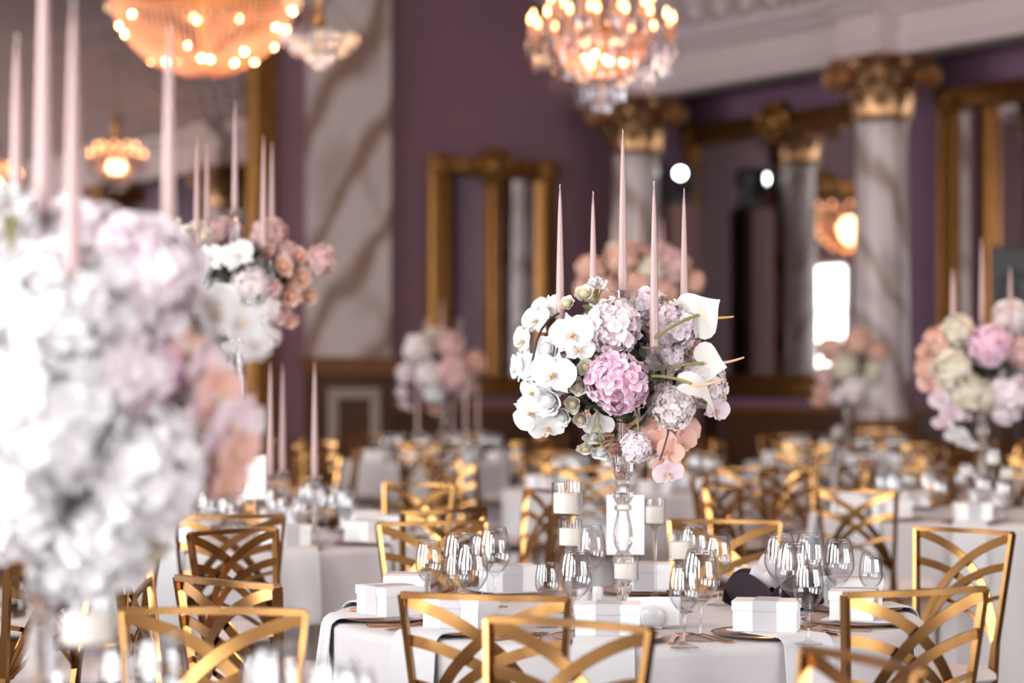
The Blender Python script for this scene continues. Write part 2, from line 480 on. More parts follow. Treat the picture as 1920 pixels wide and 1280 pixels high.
c0, c1, zz0, zz1 = BW - .30, BW - 5.0, EB + .62, 6.95
K = 10
vs = []
for i in range(K + 1):
    t = i / K
    a = t * math.pi / 2
    n_ = c0 + (c1 - c0) * (1 - math.cos(a)) * .55 + (c1 - c0) * .45 * t; z_ = zz0 + (zz1 - zz0) * math.sin(a)
    vs.append((n_, z_))
pts = [(n_, CB, z_) for n_, z_ in vs] + [(n_, CM, z_) for n_, z_ in vs]
cv.add(pts, [(i, i + 1, K + 1 + i + 1, K + 1 + i) for i in range(K)])
cove = struct('trim_2', cv, X['ceil'], rotz=ROTW, smooth=True)
rib_mb = MB()
for (w_, off) in ((.17, .05), (.08, .09)):
    P = [Vector((n_ - off * .55, 0, z_ - off)) for n_, z_ in vs]
    rib_mb.ribbon(P, [(0, 1, 0)] * len(P), [Vector((.55, 0, .83))] * len(P), w_, .08)
for q in range(6):                                  # carved knops along each rib
    n_, z_ = vs[1 + q]
    rib_mb.sphere((n_ - .1, 0, z_ - .13), .075, 8, 6)
rib_me = rib_mb.mesh('cove_rib', X['plaster'])
mm = CM - .4
while mm > -4:
    obj('cove_rib', rib_me, cove, (0, mm, 0)); mm -= .44

# dark wood wainscot under the mirrors
wr = struct('trim_4', MB().box((CW - .02, (CM + CB) / 2, .53), (.04, CM - CB, 1.06)), X['wood'], rotz=ROTW)
struct('wainscot_rail', MB().box((CW - .04, (CM + CB) / 2, 1.09), (.08, CM - CB, .06)), X['ledge'], wr)
we = struct('trim_5', MB().box((14.95, CM - .02, .53), (2.6, .04, 1.06)), X['wood'], rotz=ROTW)
struct('wainscot_rail', MB().box((14.95, CM - .04, 1.09), (2.6, .08, .06)), X['ledge'], we)
pm_ = MB().rbox((0, 0, 0), (.03, .85, .62), .01).mesh('wainscot_panel', X['wood'], smooth=False)
mm = CM - .8
while mm > 8: obj('wainscot_panel', pm_, wr, (CW - .05, mm, .58)); mm -= 1.05

# ------------------------------------------------------------------ columns
def make_column():
    t = thing('marble_column', 'x', 'column')
    r = .275
    mb = MB(); mb.box((0, 0, .35), (.8, .8, .7)); mb.box((0, 0, .74), (.88, .88, .08)); mb.build('pedestal', X['ledge'], t, smooth=False)
    mb = MB(); mb.lathe([(.38, .78), (.40, .82), (.38, .86), (.33, .88), (.33, .92), (.36, .95), (.34, .99), (.29, 1.02)], 32); mb.build('base', X['capital_gold'], t)
    mb = MB(); mb.lathe([(.29, 1.02), (.283, 1.2), (.28, 2.4), (.268, 3.4), (.262, 3.95), (.275, 4.0)], 40); mb.build('shaft', X['marble2'], t)
    cap = MB(); cap.lathe([(.30, 3.99), (.31, 4.02), (.29, 4.05), (.27, 4.07), (.275, 4.25), (.31, 4.42), (.36, 4.54)], 32, cap1=True)
    cap.build('bell', X['capital_gold'], t)
    ab = MB()
    ring = []
    for q in range(4):
        a0 = math.pi / 4 + q * math.pi / 2
        for j in range(8):
            u = j / 8
            p0 = Vector((math.cos(a0), math.sin(a0), 0)) * .53; p1 = Vector((math.cos(a0 + math.pi / 2), math.sin(a0 + math.pi / 2), 0)) * .53
            p = p0.lerp(p1, u); p = p * (1 - .16 * math.sin(math.pi * u)); ring.append(p)
    nn = len(ring)
    for z0, z1, s in ((4.545, 4.60, .93), (4.605, EB - .002, 1.0)):
        ab.add([(p.x * s, p.y * s, z0) for p in ring] + [(p.x * s, p.y * s, z1) for p in ring],
               [(i, (i + 1) % nn, nn + (i + 1) % nn, nn + i) for i in range(nn)] + [tuple(range(nn - 1, -1, -1)), tuple(range(nn, 2 * nn))])
    ab.build('abacus', X['capital_gold'], t, smooth=False)
    def leaf(h, wd, out):
        m_ = MB(); n1, n2 = 8, 4; vs = []; fs = []
        for i in range(n1 + 1):
            u = i / n1
            x = out * (u ** 2.2) + .012 + (0 if u < .8 else (u - .8) * .25); z = h * (u if u < .82 else .82 - (u - .82) * .55)
            w2 = wd * (.65 + .5 * math.sin(math.pi * min(1, u * 1.05))) * (1 - .75 * max(0, u - .6) / .4) * (1 + .12 * math.sin(u * 28))
            for j in range(n2 + 1):
                s_ = j / n2 * 2 - 1
                vs.append((x + .02 * (1 - s_ * s_), s_ * w2, z))
        for i in range(n1):
            for j in range(n2):
                a = i * (n2 + 1) + j; fs.append((a, a + 1, a + n2 + 2, a + n2 + 1))
        vs2 = [(x - .015, y, z) for x, y, z in vs]; o = len(vs)
        m_.add(vs + vs2, fs + [tuple(o + i for i in reversed(f)) for f in fs])
        m_.sphere((out + .035, 0, h * .78), wd * .62, 8, 6, (.8, 1.25, .8))
        return m_.mesh('acanthus_leaf', X['capital_gold'], sharp=60)
    la, lb = leaf(.26, .075, .09), leaf(.42, .075, .13)
    for q in range(8):
        a = q * math.pi / 4
        obj('acanthus_leaf', la, t, (math.cos(a) * .275, math.sin(a) * .275, 4.06), (0, 0, a))
        a += math.pi / 8
        obj('acanthus_leaf', lb, t, (math.cos(a) * .272, math.sin(a) * .272, 4.06), (0, 0, a))
    vm = MB(); P = []; rr = []
    for i in range(40):
        u = i / 39
        if u < .35:
            w_ = u / .35; P.append((.02 + .20 * w_, 0, -.22 + .22 * w_ + .02 * math.sin(w_ * 3))); rr.append(.022 + .012 * w_)
        else:
            w_ = (u - .35) / .65; a = math.pi / 2 + .3 - w_ * 4.2 * math.pi; q = .135 * (1 - .80 * w_)
            P.append((.235 + q * math.cos(a), 0, -.09 + q * math.sin(a))); rr.append(.044 * (1 - .5 * w_))
    vm.tube(P, rr, 6)
    vm.sphere((.235, 0, -.09), .05, 10, 6, (1, 1.6, 1))
    vme = vm.mesh('volute', X['capital_gold'])
    for q in range(4):
        a = math.pi / 4 + q * math.pi / 2
        obj('volute', vme, t, (math.cos(a) * .22, math.sin(a) * .22, 4.55), (0, 0, a))
    fl = MB(); fl.sphere((0.03, 0, 0), .075, 10, 6, (.7, 1, 1))
    for j in range(6): fl.sphere((0.0, .06 * math.cos(j * math.pi / 3), .06 * math.sin(j * math.pi / 3)), .033, 8, 5, (.6, 1, 1))
    fme = fl.mesh('rosette', X['capital_gold'])
    for q in range(4):
        a = q * math.pi / 2
        obj('rosette', fme, t, (math.cos(a) * .36, math.sin(a) * .36, 4.58), (0, 0, a))
    return Kind(t)
COLUMN = make_column()
COL_LABEL = ['marble column with gilt capital in the room corner behind the chandelier',
             'tall grey marble column with gilt capital between the two right-hand mirrors',
             'marble column with gilt capital just past the right edge']
for i, cm_ in enumerate(COLM):
    COLUMN.put(wp(COLN, cm_, 0), ROTW, COL_LABEL[min(i, 2)], 'marble columns along the wall')

# ------------------------------------------------------------------ framed mirrors
ROT_R, ROT_E = ROTW + math.pi / 2, ROTW + math.pi
def ornament(sc=1.0):
    m_ = MB()
    m_.sphere((0, .10, 0), .10, 12, 8, (1, .6, 1.25))
    for s in (-1, 1):
        for (x, z, r) in ((.13, .05, .07), (.10, -.10, .065), (.21, -.03, .05), (.05, .15, .05), (.12, .17, .045), (.05, -.19, .045), (.28, -.07, .035)):
            m_.sphere((s * x, .09, z), r, 10, 6, (1, .7, 1))
        P = [(s * (.16 + .09 * u * math.cos(u * 9)), .10, .02 + .12 * u * math.sin(u * 9)) for u in [i / 14 for i in range(15)]]
        m_.tube(P, .02, 6)
    m_.v = [(x * sc, y * sc, z * sc) for x, y, z in m_.v]
    return m_
def wall_mirror(label, pos, rot, w, z0, z1, fw, orn=1.0):
    t = thing('wall_mirror', label, 'mirror', pos, rot)
    s = fw / .26
    prof = [(0, 0), (0, .07), (.03, .11), (.085, .11), (.105, .055), (.165, .055), (.185, .10), (.235, .085), (.26, .02)]
    prof = [(a * s, b) for a, b in prof]
    def ring(tt): return [(-w / 2 + tt, z0 + tt), (w / 2 - tt, z0 + tt), (w / 2 - tt, z1 - tt), (-w / 2 + tt, z1 - tt)]
    for k in range(4):
        m_ = MB(); vs = []
        for tt, dp in prof:
            rg = ring(tt); a, b = rg[k], rg[(k + 1) % 4]
            vs += [(a[0], dp, a[1]), (b[0], dp, b[1])]
        fs = [(2 * i, 2 * i + 1, 2 * i + 3, 2 * i + 2) for i in range(len(prof) - 1)]
        m_.add(vs, fs); m_.build('frame_rail', X['frame_gold'], t, smooth=False)
    g = MB(); q = fw * .98
    g.box((0, .018, (z0 + z1) / 2), (w - 2 * q, .012, z1 - z0 - 2 * q)); g.build('mirror_glass', X['mirror'], t, smooth=False)
    if orn:
        o = ornament(orn); o.build('crest', X['frame_gold'], t, (0, .02, z1 - fw * .35))
        rs = MB(); rs.sphere((0, 0, 0), .09, 12, 8, (1, .7, 1))
        for j in range(8): rs.sphere((.1 * math.cos(j * math.pi / 4), 0, .1 * math.sin(j * math.pi / 4)), .045, 8, 5, (1, .8, 1))
        rm = rs.mesh('corner_rosette', X['frame_gold'])
        for sx in (-1, 1): obj('corner_rosette', rm, t, (sx * (w / 2 - fw / 2), .12, z1 - fw * .45))
    return t
wall_mirror('wide gilt-framed mirror on the right wall between two marble columns', wp(CW, 20.98, 0), ROT_R, 3.5, 1.20, 4.46, .27, 1.1)
wall_mirror('gilt-framed mirror at the right edge beside the marble column', wp(CW, 16.6, 0), ROT_R, 3.5, 1.20, 4.46, .27, 1.1)
wall_mirror('gilt-framed mirror on the right wall past the right edge', wp(CW, 12.3, 0), ROT_R, 3.5, 1.20, 4.46, .27, 1.1)
wall_mirror('narrow gilt-framed mirror with carved crest on the plum end wall', wp(15.05, CM, 0), ROT_E, 1.74, 1.22, 3.98, .24, .95)
wall_mirror('huge gilt-framed mirror filling the left of the end wall', wp(9.9, CM, 0), ROT_E, 4.65, .35, 5.9, .36, 1.2)

# marble pilaster on a panelled wooden pedestal
t = thing('marble_pilaster', 'flat brown-veined marble pilaster on a dark panelled pedestal', 'pilaster', wp(13.1, CM, 0), ROT_E)
mb = MB(); mb.box((0, .11, (1.66 + 6.99) / 2), (.96, .22, 6.99 - 1.66)); mb.build('shaft', X['marble'], t, smooth=False)
mb = MB(); mb.box((0, .16, 1.625), (1.16, .34, .07)); mb.box((0, .145, 1.56), (1.09, .29, .06)); mb.box((0, .13, 1.50), (1.02, .26, .06)); mb.build('ledge', X['ledge'], t, smooth=False)
mb = MB(); mb.box((0, .12, .735), (.98, .24, 1.47)); mb.box((0, .14, .08), (1.04, .28, .16)); mb.build('pedestal', X['wood'], t, smooth=False)
for nm, c, s in (('panel_moulding', (0, .25, 1.26), (.66, .03, .12)), ('panel_moulding', (0, .25, .32), (.66, .03, .12)), ('panel_moulding', (-.27, .25, .79), (.12, .03, .82)), ('panel_moulding', (.27, .25, .79), (.12, .03, .82))):
    mb = MB(); mb.rbox(c, s, .012); mb.build(nm, X['panelstone'], t, smooth=False)

# ------------------------------------------------------------------ stage light on a covered pillar, loudspeaker
pp = at(1274, 715, 27.84); pz = 3.45
t = thing('covered_pillar', 'dusky pink fabric-covered pillar carrying a stage light', 'pillar', (pp.x, pp.y, 0), ROTW)
mb = MB(); n_ = 40
rings = []
for z in (0.0, .3, 1.2, 2.4, 3.2, 3.43, pz):
    rings.append([(math.copysign(abs(math.cos(2 * math.pi * i / n_)) ** .45, math.cos(2 * math.pi * i / n_)) * (.215 + .006 * math.sin(i * 2.3)) * (1 if z < pz else .97),
                   math.copysign(abs(math.sin(2 * math.pi * i / n_)) ** .45, math.sin(2 * math.pi * i / n_)) * (.215 + .006 * math.cos(i * 1.9)) * (1 if z < pz else .97), z) for i in range(n_)])
vs = [p for r in rings for p in r]
fs = [(k * n_ + i, k * n_ + (i + 1) % n_, k * n_ + n_ + (i + 1) % n_, k * n_ + n_ + i) for k in range(len(rings) - 1) for i in range(n_)] + [tuple(range((len(rings) - 1) * n_, len(rings) * n_))]
mb.add(vs, fs); mb.build('fabric_cover', X['mauve_cover'], t)
mb = MB(); mb.box((0, 0, .03), (.6, .6, .06)); mb.build('base_plate', X['black'], t, smooth=False)
t = thing('moving_head_light', 'black moving head stage light with glaring white lens', 'stage light', (pp.x, pp.y, pz), 0)
mb = MB(); mb.rbox((0, 0, .07), (.34, .30, .14), .03); mb.build('base', X['black'], t)
mb = MB()
for s in (-1, 1): mb.rbox((s * .17, 0, .30), (.055, .16, .36), .02)
mb.rbox((0, 0, .16), (.34, .16, .05), .02); mb.build('yoke', X['black'], t)
RX = Matrix.Rotation(math.radians(90), 3, 'X')
h_ = MB(); h_.lathe([(.02, -.20), (.10, -.18), (.135, -.10), (.14, .02), (.125, .12), (.13, .20), (.115, .205), (.06, .185)], 24, (0, 0, .36), RX, cap0=True); h_.build('lamp_head', X['black'], t)
h_ = MB(); h_.lathe([(.001, .196), (.03, .194), (.058, .186)], 24, (0, 0, .36), RX); h_.build('lens', X['lens'], t)

sp = at(1908, 715, 21)
t = thing('loudspeaker', 'tall black loudspeaker on a stand at the right edge', 'loudspeaker', (sp.x, sp.y, 0), -.35)
mb = MB(); mb.rbox((0, 0, 2.02), (.42, .40, 1.12), .02); mb.build('cabinet', X['black'], t)
mb = MB(); mb.tube([(0, 0, .02), (0, 0, 1.47)], .025, 10); mb.lathe([(.28, 0), (.28, .03), (.03, .05)], 20, cap0=True); mb.build('stand', X['black'], t)
for z, r in ((1.78, .15), (2.2, .15)):
    mb = MB(); mb.lathe([(r, .0), (r, .012), (r * .85, .004), (.04, -.0), (.03, .01), (.001, .015)], 24, (0, -.2, z), RX); mb.build('speaker_cone', X['black'], t)

# ------------------------------------------------------------------ chandeliers
def lamp_point(parent, loc, watts, size=.12):
    l = bpy.data.lights.new('chandelier_glow', 'POINT'); l.energy = watts; l.color = (1.0, .60, .32); l.shadow_soft_size = size
    o = bpy.data.objects.new('chandelier_glow', l); COL.objects.link(o); o.parent = parent; o.location = loc
    return o
def strand(mb, p0, p1, sag, n, r):
    for i in range(n + 1):
        u = i / n
        p = Vector(p0).lerp(Vector(p1), u); p.z -= sag * 4 * u * (1 - u)
        mb.octa(p, r, r * 1.35)
def prism(mb, p, L, r):
    p = Vector(p)
    vs = [p] + [p + Vector((r * math.cos(a), r * math.sin(a), -L * .72)) for a in (0, 1.57, 3.14, 4.71)] + [p + Vector((0, 0, -L))]
    mb.add(vs, [(0, 1, 2), (0, 2, 3), (0, 3, 4), (0, 4, 1), (5, 2, 1), (5, 3, 2), (5, 4, 3), (5, 1, 4)])
bulb_me = MB().lathe([(.003, -.012), (.011, -.004), (.0135, .012), (.009, .032), (.001, .05)], 8).mesh('candle_bulb', X['bulb'])
inner_me = MB().sphere((0, 0, 0), .017, 8, 6).mesh('inner_bulb_sparkle', X['bulb_inner_sparkle'])
sleeve_me = MB().lathe([(.022, -.13), (.03, -.12), (.012, -.11), (.012, -.012), (.008, -.01)], 8).mesh('candle_sleeve', X['bowlbead'])
def make_tier_chandelier(Hc, dim=False):
    t = thing('crystal_chandelier', 'x', 'chandelier')
    rs = random.Random(3)
    m_ = MB(); m_.lathe([(.001, .02), (.03, .05), (.012, .09), (.012, .4), (.05, .45), (.07, .52), (.02, .6), (.02, .8), (.06, .9), (.08, 1.05), (.03, 1.2), (.012, 1.35), (.012, Hc - .08), (.10, Hc - .06), (.12, Hc)], 12); m_.build('stem', X['brass'], t)
    def arm(r, z, z_end):
        P = []
        for i in range(11):
            u = i / 10
            P.append((.03 + (r - .03) * u, 0, z - .10 * math.sin(math.pi * min(1, u * 1.25)) + (z_end - z) * u ** 3))
        return MB().tube(P, .010, 6).mesh('arm', X['bead'])
    cups = MB()
    up = .5 if dim else 0
    for r, z, n, ph, a_me in ((.42, .555 + up, 16, .1, arm(.42, .50 + up, .43 + up)), (.30, .68 + up, 10, .3, arm(.30, .62 + up, .55 + up))):
        for q in range(n):
            a = ph + 2 * math.pi * q / n
            obj('arm', a_me, t, (0, 0, 0), (0, 0, a))
            c = (r * math.cos(a), r * math.sin(a), z)
            s_ = obj('candle_sleeve', sleeve_me, t, c)
            obj('candle_bulb', bulb_me, s_)
            for e in range(3):
                b = a + e * 2.1
                prism(cups, (c[0] + .04 * math.cos(b), c[1] + .04 * math.sin(b), z - .12), .11, .011)
    m_ = cups
    for q in range(34):                                    # outer skirt of prisms
        a = 2 * math.pi * q / 34
        prism(m_, (.40 * math.cos(a), .40 * math.sin(a), .40), .15 + .03 * (q % 2), .014)
    for q in range(26):
        a = 2 * math.pi * q / 26 + .1
        prism(m_, (.30 * math.cos(a), .30 * math.sin(a), .30), .16, .014)
    for q in range(18):
        a = 2 * math.pi * q / 18
        prism(m_, (.13 * math.cos(a), .13 * math.sin(a), .17), .12, .013)
        strand(m_, (.30 * math.cos(a), .30 * math.sin(a), .31), (.12 * math.cos(a), .12 * math.sin(a), .18), .02, 10, .010)
        strand(m_, (.42 * math.cos(a), .42 * math.sin(a), .42), (.42 * math.cos(a + .35), .42 * math.sin(a + .35), .42), .07, 10, .010)
        strand(m_, (.42 * math.cos(a), .42 * math.sin(a), .46), (.05 * math.cos(a), .05 * math.sin(a), .98), .06, 16, .010)
    for q in range(8):
        a = 2 * math.pi * q / 8
        prism(m_, (.05 * math.cos(a), .05 * math.sin(a), .09), .10, .012)
    o = m_.build('crystal_drops', X['bead'], t, smooth=False); o['kind'] = 'stuff'
    if dim: lamp_point(t, (0, 0, 1.0), 12); return t
    b_ = MB()
    for q in range(36):
        a = 2 * math.pi * q / 36
        for i in range(12):
            u = i / 11; r = .10 + .17 * math.sin(u * math.pi / 2); z = .24 + .22 * u ** 1.6
            b_.octa((r * math.cos(a + i * .09), r * math.sin(a + i * .09), z), .013, .017)
    o = b_.build('bead_basket', X['bowlbead'], t, smooth=False); o['kind'] = 'stuff'
    for q in range(9):
        a = q * 2.4; r = .05 + .13 * (q / 9)
        obj('inner_bulb_sparkle', inner_me, t, (r * math.cos(a), r * math.sin(a), .30 + .05 * rs.random()))
    lamp_point(t, (0, 0, .38), 18)
    return t
def make_bowl_chandelier(Hc):
    t = thing('crystal_bowl_chandelier', 'x', 'chandelier')
    rs = random.Random(5); RB, DB = .66, .62
    m_ = MB(); m_.lathe([(.001, .0), (.04, .01), (.05, .05), (.015, .09), (.015, 1.7), (.05, 1.8), (.03, 1.9), (.012, 2.0), (.012, Hc - .08), (.12, Hc - .05), (.14, Hc)], 12); m_.build('stem', X['brass'], t)
    m_ = MB(); m_.lathe([(RB - .02, DB - .02), (RB + .02, DB - .02), (RB + .03, DB + .05), (RB - .01, DB + .06), (RB - .02, DB - .02)], 40); m_.build('rim_ring', X['brass'], t)
    b_ = MB(); nm = 80
    for q in range(nm):
        a = 2 * math.pi * q / nm
        for i in range(26):
            u = (i + 1) / 26 * math.pi / 2
            if q % 2 and i < 5: continue
            r = RB * math.sin(u); z = DB * (1 - math.cos(u))
            b_.octa((r * math.cos(a), r * math.sin(a), z), .0130, .019)
    o = b_.build('bead_bowl', X['bowlbead'], t, smooth=False); o['kind'] = 'stuff'
    c_ = MB()
    for q in range(30):
        a = 2 * math.pi * q / 30
        strand(c_, (RB * math.cos(a), RB * math.sin(a), DB + .05), (.06 * math.cos(a), .06 * math.sin(a), 1.85), .16, 34, .013)
        prism(c_, ((RB + .03) * math.cos(a), (RB + .03) * math.sin(a), DB), .17, .016)
    o = c_.build('crystal_drops', X['bead'], t, smooth=False); o['kind'] = 'stuff'
    for q in range(26):  # glowing dots on the bowl surface, standing in for crystal sparkles
        a = rs.uniform(0, 6.28); u = rs.uniform(.35, 1.45); r = (RB + .004) * math.sin(u); z = DB * (1 - math.cos(u)) - .004
        obj('inner_bulb_sparkle', inner_me, t, (r * math.cos(a), r * math.sin(a), z))
    for q in range(14):
        a = 2 * math.pi * q / 14
        s_ = obj('candle_sleeve', sleeve_me, t, ((RB + .05) * math.cos(a), (RB + .05) * math.sin(a), DB + .20)); obj('candle_bulb', bulb_me, s_)
    lamp_point(t, (0, 0, .42), 110, .25)
    return t
TZ = 2.96
TIER = Kind(make_tier_chandelier(CEIL - TZ))
p = at(1128, 715, 14.0); TIER.put((p.x, p.y, TZ), .2, 'crystal chandelier with tiers of candle bulbs above the centrepiece', 'tiered crystal chandeliers')
BZ = 3.58
BOWL = Kind(make_bowl_chandelier(CEIL - BZ))
p = at(379, 715, 17.0); BOWL.put((p.x, p.y, BZ), 0, 'large glowing crystal bowl chandelier at the top left', 'crystal bowl chandeliers')
SZ = 3.36
SMALL = Kind(make_tier_chandelier((CEIL - SZ) / .6, True))
p = at(598, 715, 15.0); SMALL.put((p.x, p.y, SZ), 1.1, 'small crystal chandelier whose drops hang before the marble pilaster', 'tiered crystal chandeliers', scale=.6)
HZ = 4.25
HIGH = Kind(make_tier_chandelier(CEIL - HZ))
for (n_, m_, w_) in ((14.8, 13.2, 'nearer'), (14.5, 9.0, 'farther')):
    HIGH.put(wp(n_, m_, HZ), .5, 'crystal chandelier past the right edge, %s of the two in the mirrors' % w_, 'tiered crystal chandeliers')
OVER = Kind(make_tier_chandelier(CEIL - 3.3))  # unseen chandeliers added for warm overhead light on the tables
for (x_, y_, w_) in ((.7, 7.4, 'above the central table'), (2.7, 10.8, 'above the right-edge table')):
    OVER.put((x_, y_, 3.3), .5, 'added warm-light chandelier out of the picture %s' % w_, 'tiered crystal chandeliers')
for o_ in COL.objects:
    if o_.type == 'LIGHT' and o_.parent and abs(o_.parent.location.z - 3.3) < .01: o_.data = o_.data.copy(); o_.data.energy = 170
# ------------------------------------------------------------------ gold lattice-back chair (local +y faces the table)
def make_chair():
    t = thing('lattice_back_chair', 'x', 'chair')
    G = X['chair']
    TOP, LOW = .92, .585
    def half(z): return .158 + (.19 - .158) * max(0, (z - LOW)) / (TOP - LOW) if z > LOW else .158 + .01 * (LOW - z) / LOW
    def yb(z): return -.195 - .055 * max(0, z - .46) / .46 if z > .46 else -.195 - .03 * (.46 - z) / .46
    def S(u, z, off=0.0): return Vector((u * half(z), yb(z) - .022 * (1 - u * u) + off, z))
    for s in (-1, 1):
        zs = [0, .2, .46, .585, .75, TOP]
        P = [S(s, z) for z in zs]
        MB().ribbon(P, [(1, 0, 0)] * 6, [(0, 1, 0)] * 6, .013, .022).build('back_post', G, t, smooth=False)
        Q = [Vector((s * (.158 - .018), yb(z), z)) for z in (0, .2, .46, LOW + .005)]
        Q[-1].x = s * .150
        MB().ribbon(Q, [(1, 0, 0)] * 4, [(0, 1, 0)] * 4, .010, .018).build('leg', G, t, smooth=False)
        F = [Vector((s * .185, .205, 0)), Vector((s * .178, .195, .22)), Vector((s * .178, .19, .44))]
        MB().ribbon(F, [(1, 0, 0)] * 3, [(0, 1, 0)] * 3, .014, .022).build('leg', G, t, smooth=False)
    P = [S(u / 8 - 1, TOP) for u in range(17)]
    MB().ribbon(P, [(0, 0, 1)] * 17, [(0, 1, 0)] * 17, .014, .022).build('top_rail', G, t)
    H = TOP - LOW
    for s in (-1, 1):
        for (P0, C, P1, w, off) in (((-1, .965), (.42, .78), (.94, .0), .027, .004), ((-1, .70), (.34, .60), (.90, .0), .025, .004), ((-1, .42), (.05, .34), (.97, -.02), .013, .010)):
            pts = []; 
            for i in range(17):
                u = i / 16
                x = (1 - u) ** 2 * P0[0] + 2 * u * (1 - u) * C[0] + u * u * P1[0]
                v = (1 - u) ** 2 * P0[1] + 2 * u * (1 - u) * C[1] + u * u * P1[1]
                pts.append(S(s * x, LOW + H * v, off * s * (1 if w > .02 else .6)))
            sides = []
            for i in range(17):
                tn = (pts[min(i + 1, 16)] - pts[max(i - 1, 0)]).normalized()
                sides.append(tn.cross(Vector((0, 1, 0))).normalized())
            MB().ribbon(pts, sides, [(0, 1, 0)] * 17, w, .005).build('strap', G, t)
    mb = MB()
    for c, sz in (((0, .19, .445), (.37, .022, .026)), ((0, -.19, .445), (.33, .022, .026)), ((-.172, 0, .445), (.022, .37, .026)), ((.172, 0, .445), (.022, .37, .026)), ((0, 0, .455), (.34, .36, .006))):
        mb.box(c, sz)
    mb.build('seat_frame', G, t, smooth=False)
    mb = MB(); mb.rbox((0, 0, .487), (.375, .385, .055), .02); mb.build('cushion', X['cushion'], t)
    return Kind(t)
CHAIR = make_chair()

# ------------------------------------------------------------------ round table and its cloth
TR, TH = .81, .75
def cloth_mesh(seed):
    rs = random.Random(seed)
    mb = MB(); n = 240
    ph = [rs.random() * 6.28 for _ in range(5)]
    def fold(a):
        return .5 + .5 * (.45 * math.sin(11 * a + ph[0]) + .35 * math.sin(17 * a + ph[1] + 1.5 * math.sin(2 * a + ph[3])) + .2 * math.sin(29 * a + ph[2]))
    rows = []
    for r in (.05, .25, .45, .6, .72, .78, .80): rows.append(('top', r))
    vs = []; fs = []
    for k, r in rows:
        for i in range(n):
            a = 2 * math.pi * i / n
            vs.append((r * math.cos(a), r * math.sin(a), TH))
    for j, u in enumerate((0.008, .03, .08, .16, .28, .42, .56, .70, .84, 1.0)):
        for i in range(n):
            a = 2 * math.pi * i / n
            g = fold(a); e = min(1, u * 2.2) ** 1.1
            r = TR + .004 + .052 * u - .085 * (1 - g) * e * (1 - .15 * u)
            vs.append((r * math.cos(a), r * math.sin(a), TH - .004 - u * (TH - .012)))
    R = 17
    for k in range(R - 1):
        for i in range(n):
            j = (i + 1) % n
            fs.append((k * n + i, k * n + j, k * n + n + j, k * n + n + i))
    fs.append(tuple(range(n - 1, -1, -1)))
    mb.add(vs, fs)
    return mb.mesh('tablecloth', X['cloth'], sharp=70)
CLOTHS = [cloth_mesh(s) for s in (1, 2, 3)]
tb = thing('banquet_table', 'x', 'table')
mb = MB(); mb.lathe([(.001, .715), (.785, .715), (.785, .742), (.001, .742)], 48); mb.build('table_top', X['tablewood'], tb)
for a in range(4):
    mb = MB(); c, s = math.cos(a * math.pi / 2 + .78), math.sin(a * math.pi / 2 + .78)
    mb.tube([(c * .5, s * .5, 0), (c * .42, s * .42, .715)], .016, 8); mb.build('leg', X['steel'], tb)
TABLE = Kind(tb)

# ------------------------------------------------------------------ tableware
def glass_kind(name, H, hb, rmax, rrim, rfoot):
    """stemmed glass: bowl height hb at the top of total height H"""
    zb = H - hb; w = .0011
    outer = [(rfoot, .0), (rfoot, .0015), (rfoot * .6, .004), (.008, .009), (.0042, .02), (.0038, zb * .6), (.0048, zb - .006), (.010, zb + .001)]
    bowl = []
    for i in range(1, 13):
        u = i / 12
        if u < .42: r = .010 + (rmax - .010) * math.sin(u / .42 * math.pi / 2) ** .82
        else: r = rrim + (rmax - rrim) * max(0.0, math.cos((u - .42) / .58 * math.pi / 2)) ** .8
        bowl.append((r, zb + .001 + hb * u - .001))
    inner = [(r - w, z + (.002 if i < 3 else 0)) for i, (r, z) in enumerate(bowl)]
    t = thing(name, 'x', 'wine glass')
    MB().lathe(outer, 24, cap0=True).build('stem', X['wineglass'], t, sharp=0)
    MB().lathe([outer[-1]] + bowl + list(reversed(inner)) + [(.001, zb + .006)], 28).build('bowl', X['wineglass'], t, sharp=0)
    return Kind(t)
RED = glass_kind('red_wine_glass', .225, .135, .0445, .031, .037)
WHITE = glass_kind('white_wine_glass', .200, .115, .0375, .0275, .034)

t = thing('gift_box', 'x', 'box')
mb = MB(); mb.box((0, 0, .026), (.158, .112, .052)); mb.build('body', X['box'], t, smooth=False)
mb = MB(); mb.box((0, 0, .0635), (.164, .118, .023)); mb.build('lid', X['box'], t, smooth=False)
mb = MB()
mb.box((0, 0, .0762), (.058, .1215, .0022)); mb.box((0, -.0599, .064), (.058, .0016, .0265)); mb.box((0, .0599, .064), (.058, .0016, .0265))
mb.box((0, -.0571, .0255), (.058, .0016, .051)); mb.box((0, .0571, .0255), (.058, .0016, .051))
mb.build('ribbon', X['ribbon'], t, smooth=False)
GIFT = Kind(t)

t = thing('charger_plate', 'x', 'plate')
MB().lathe([(.001, .003), (.10, .003), (.115, .007), (.150, .0125), (.150, .009), (.105, .002), (.09, 0.0), (.001, 0.0)], 48).build('plate', X['plate'], t)
MB().lathe([(.150, .0125), (.157, .0150), (.160, .0135), (.157, .0105), (.150, .009)], 48).build('gilt_rim', X['rose_gold'], t)
PLATE = Kind(t)

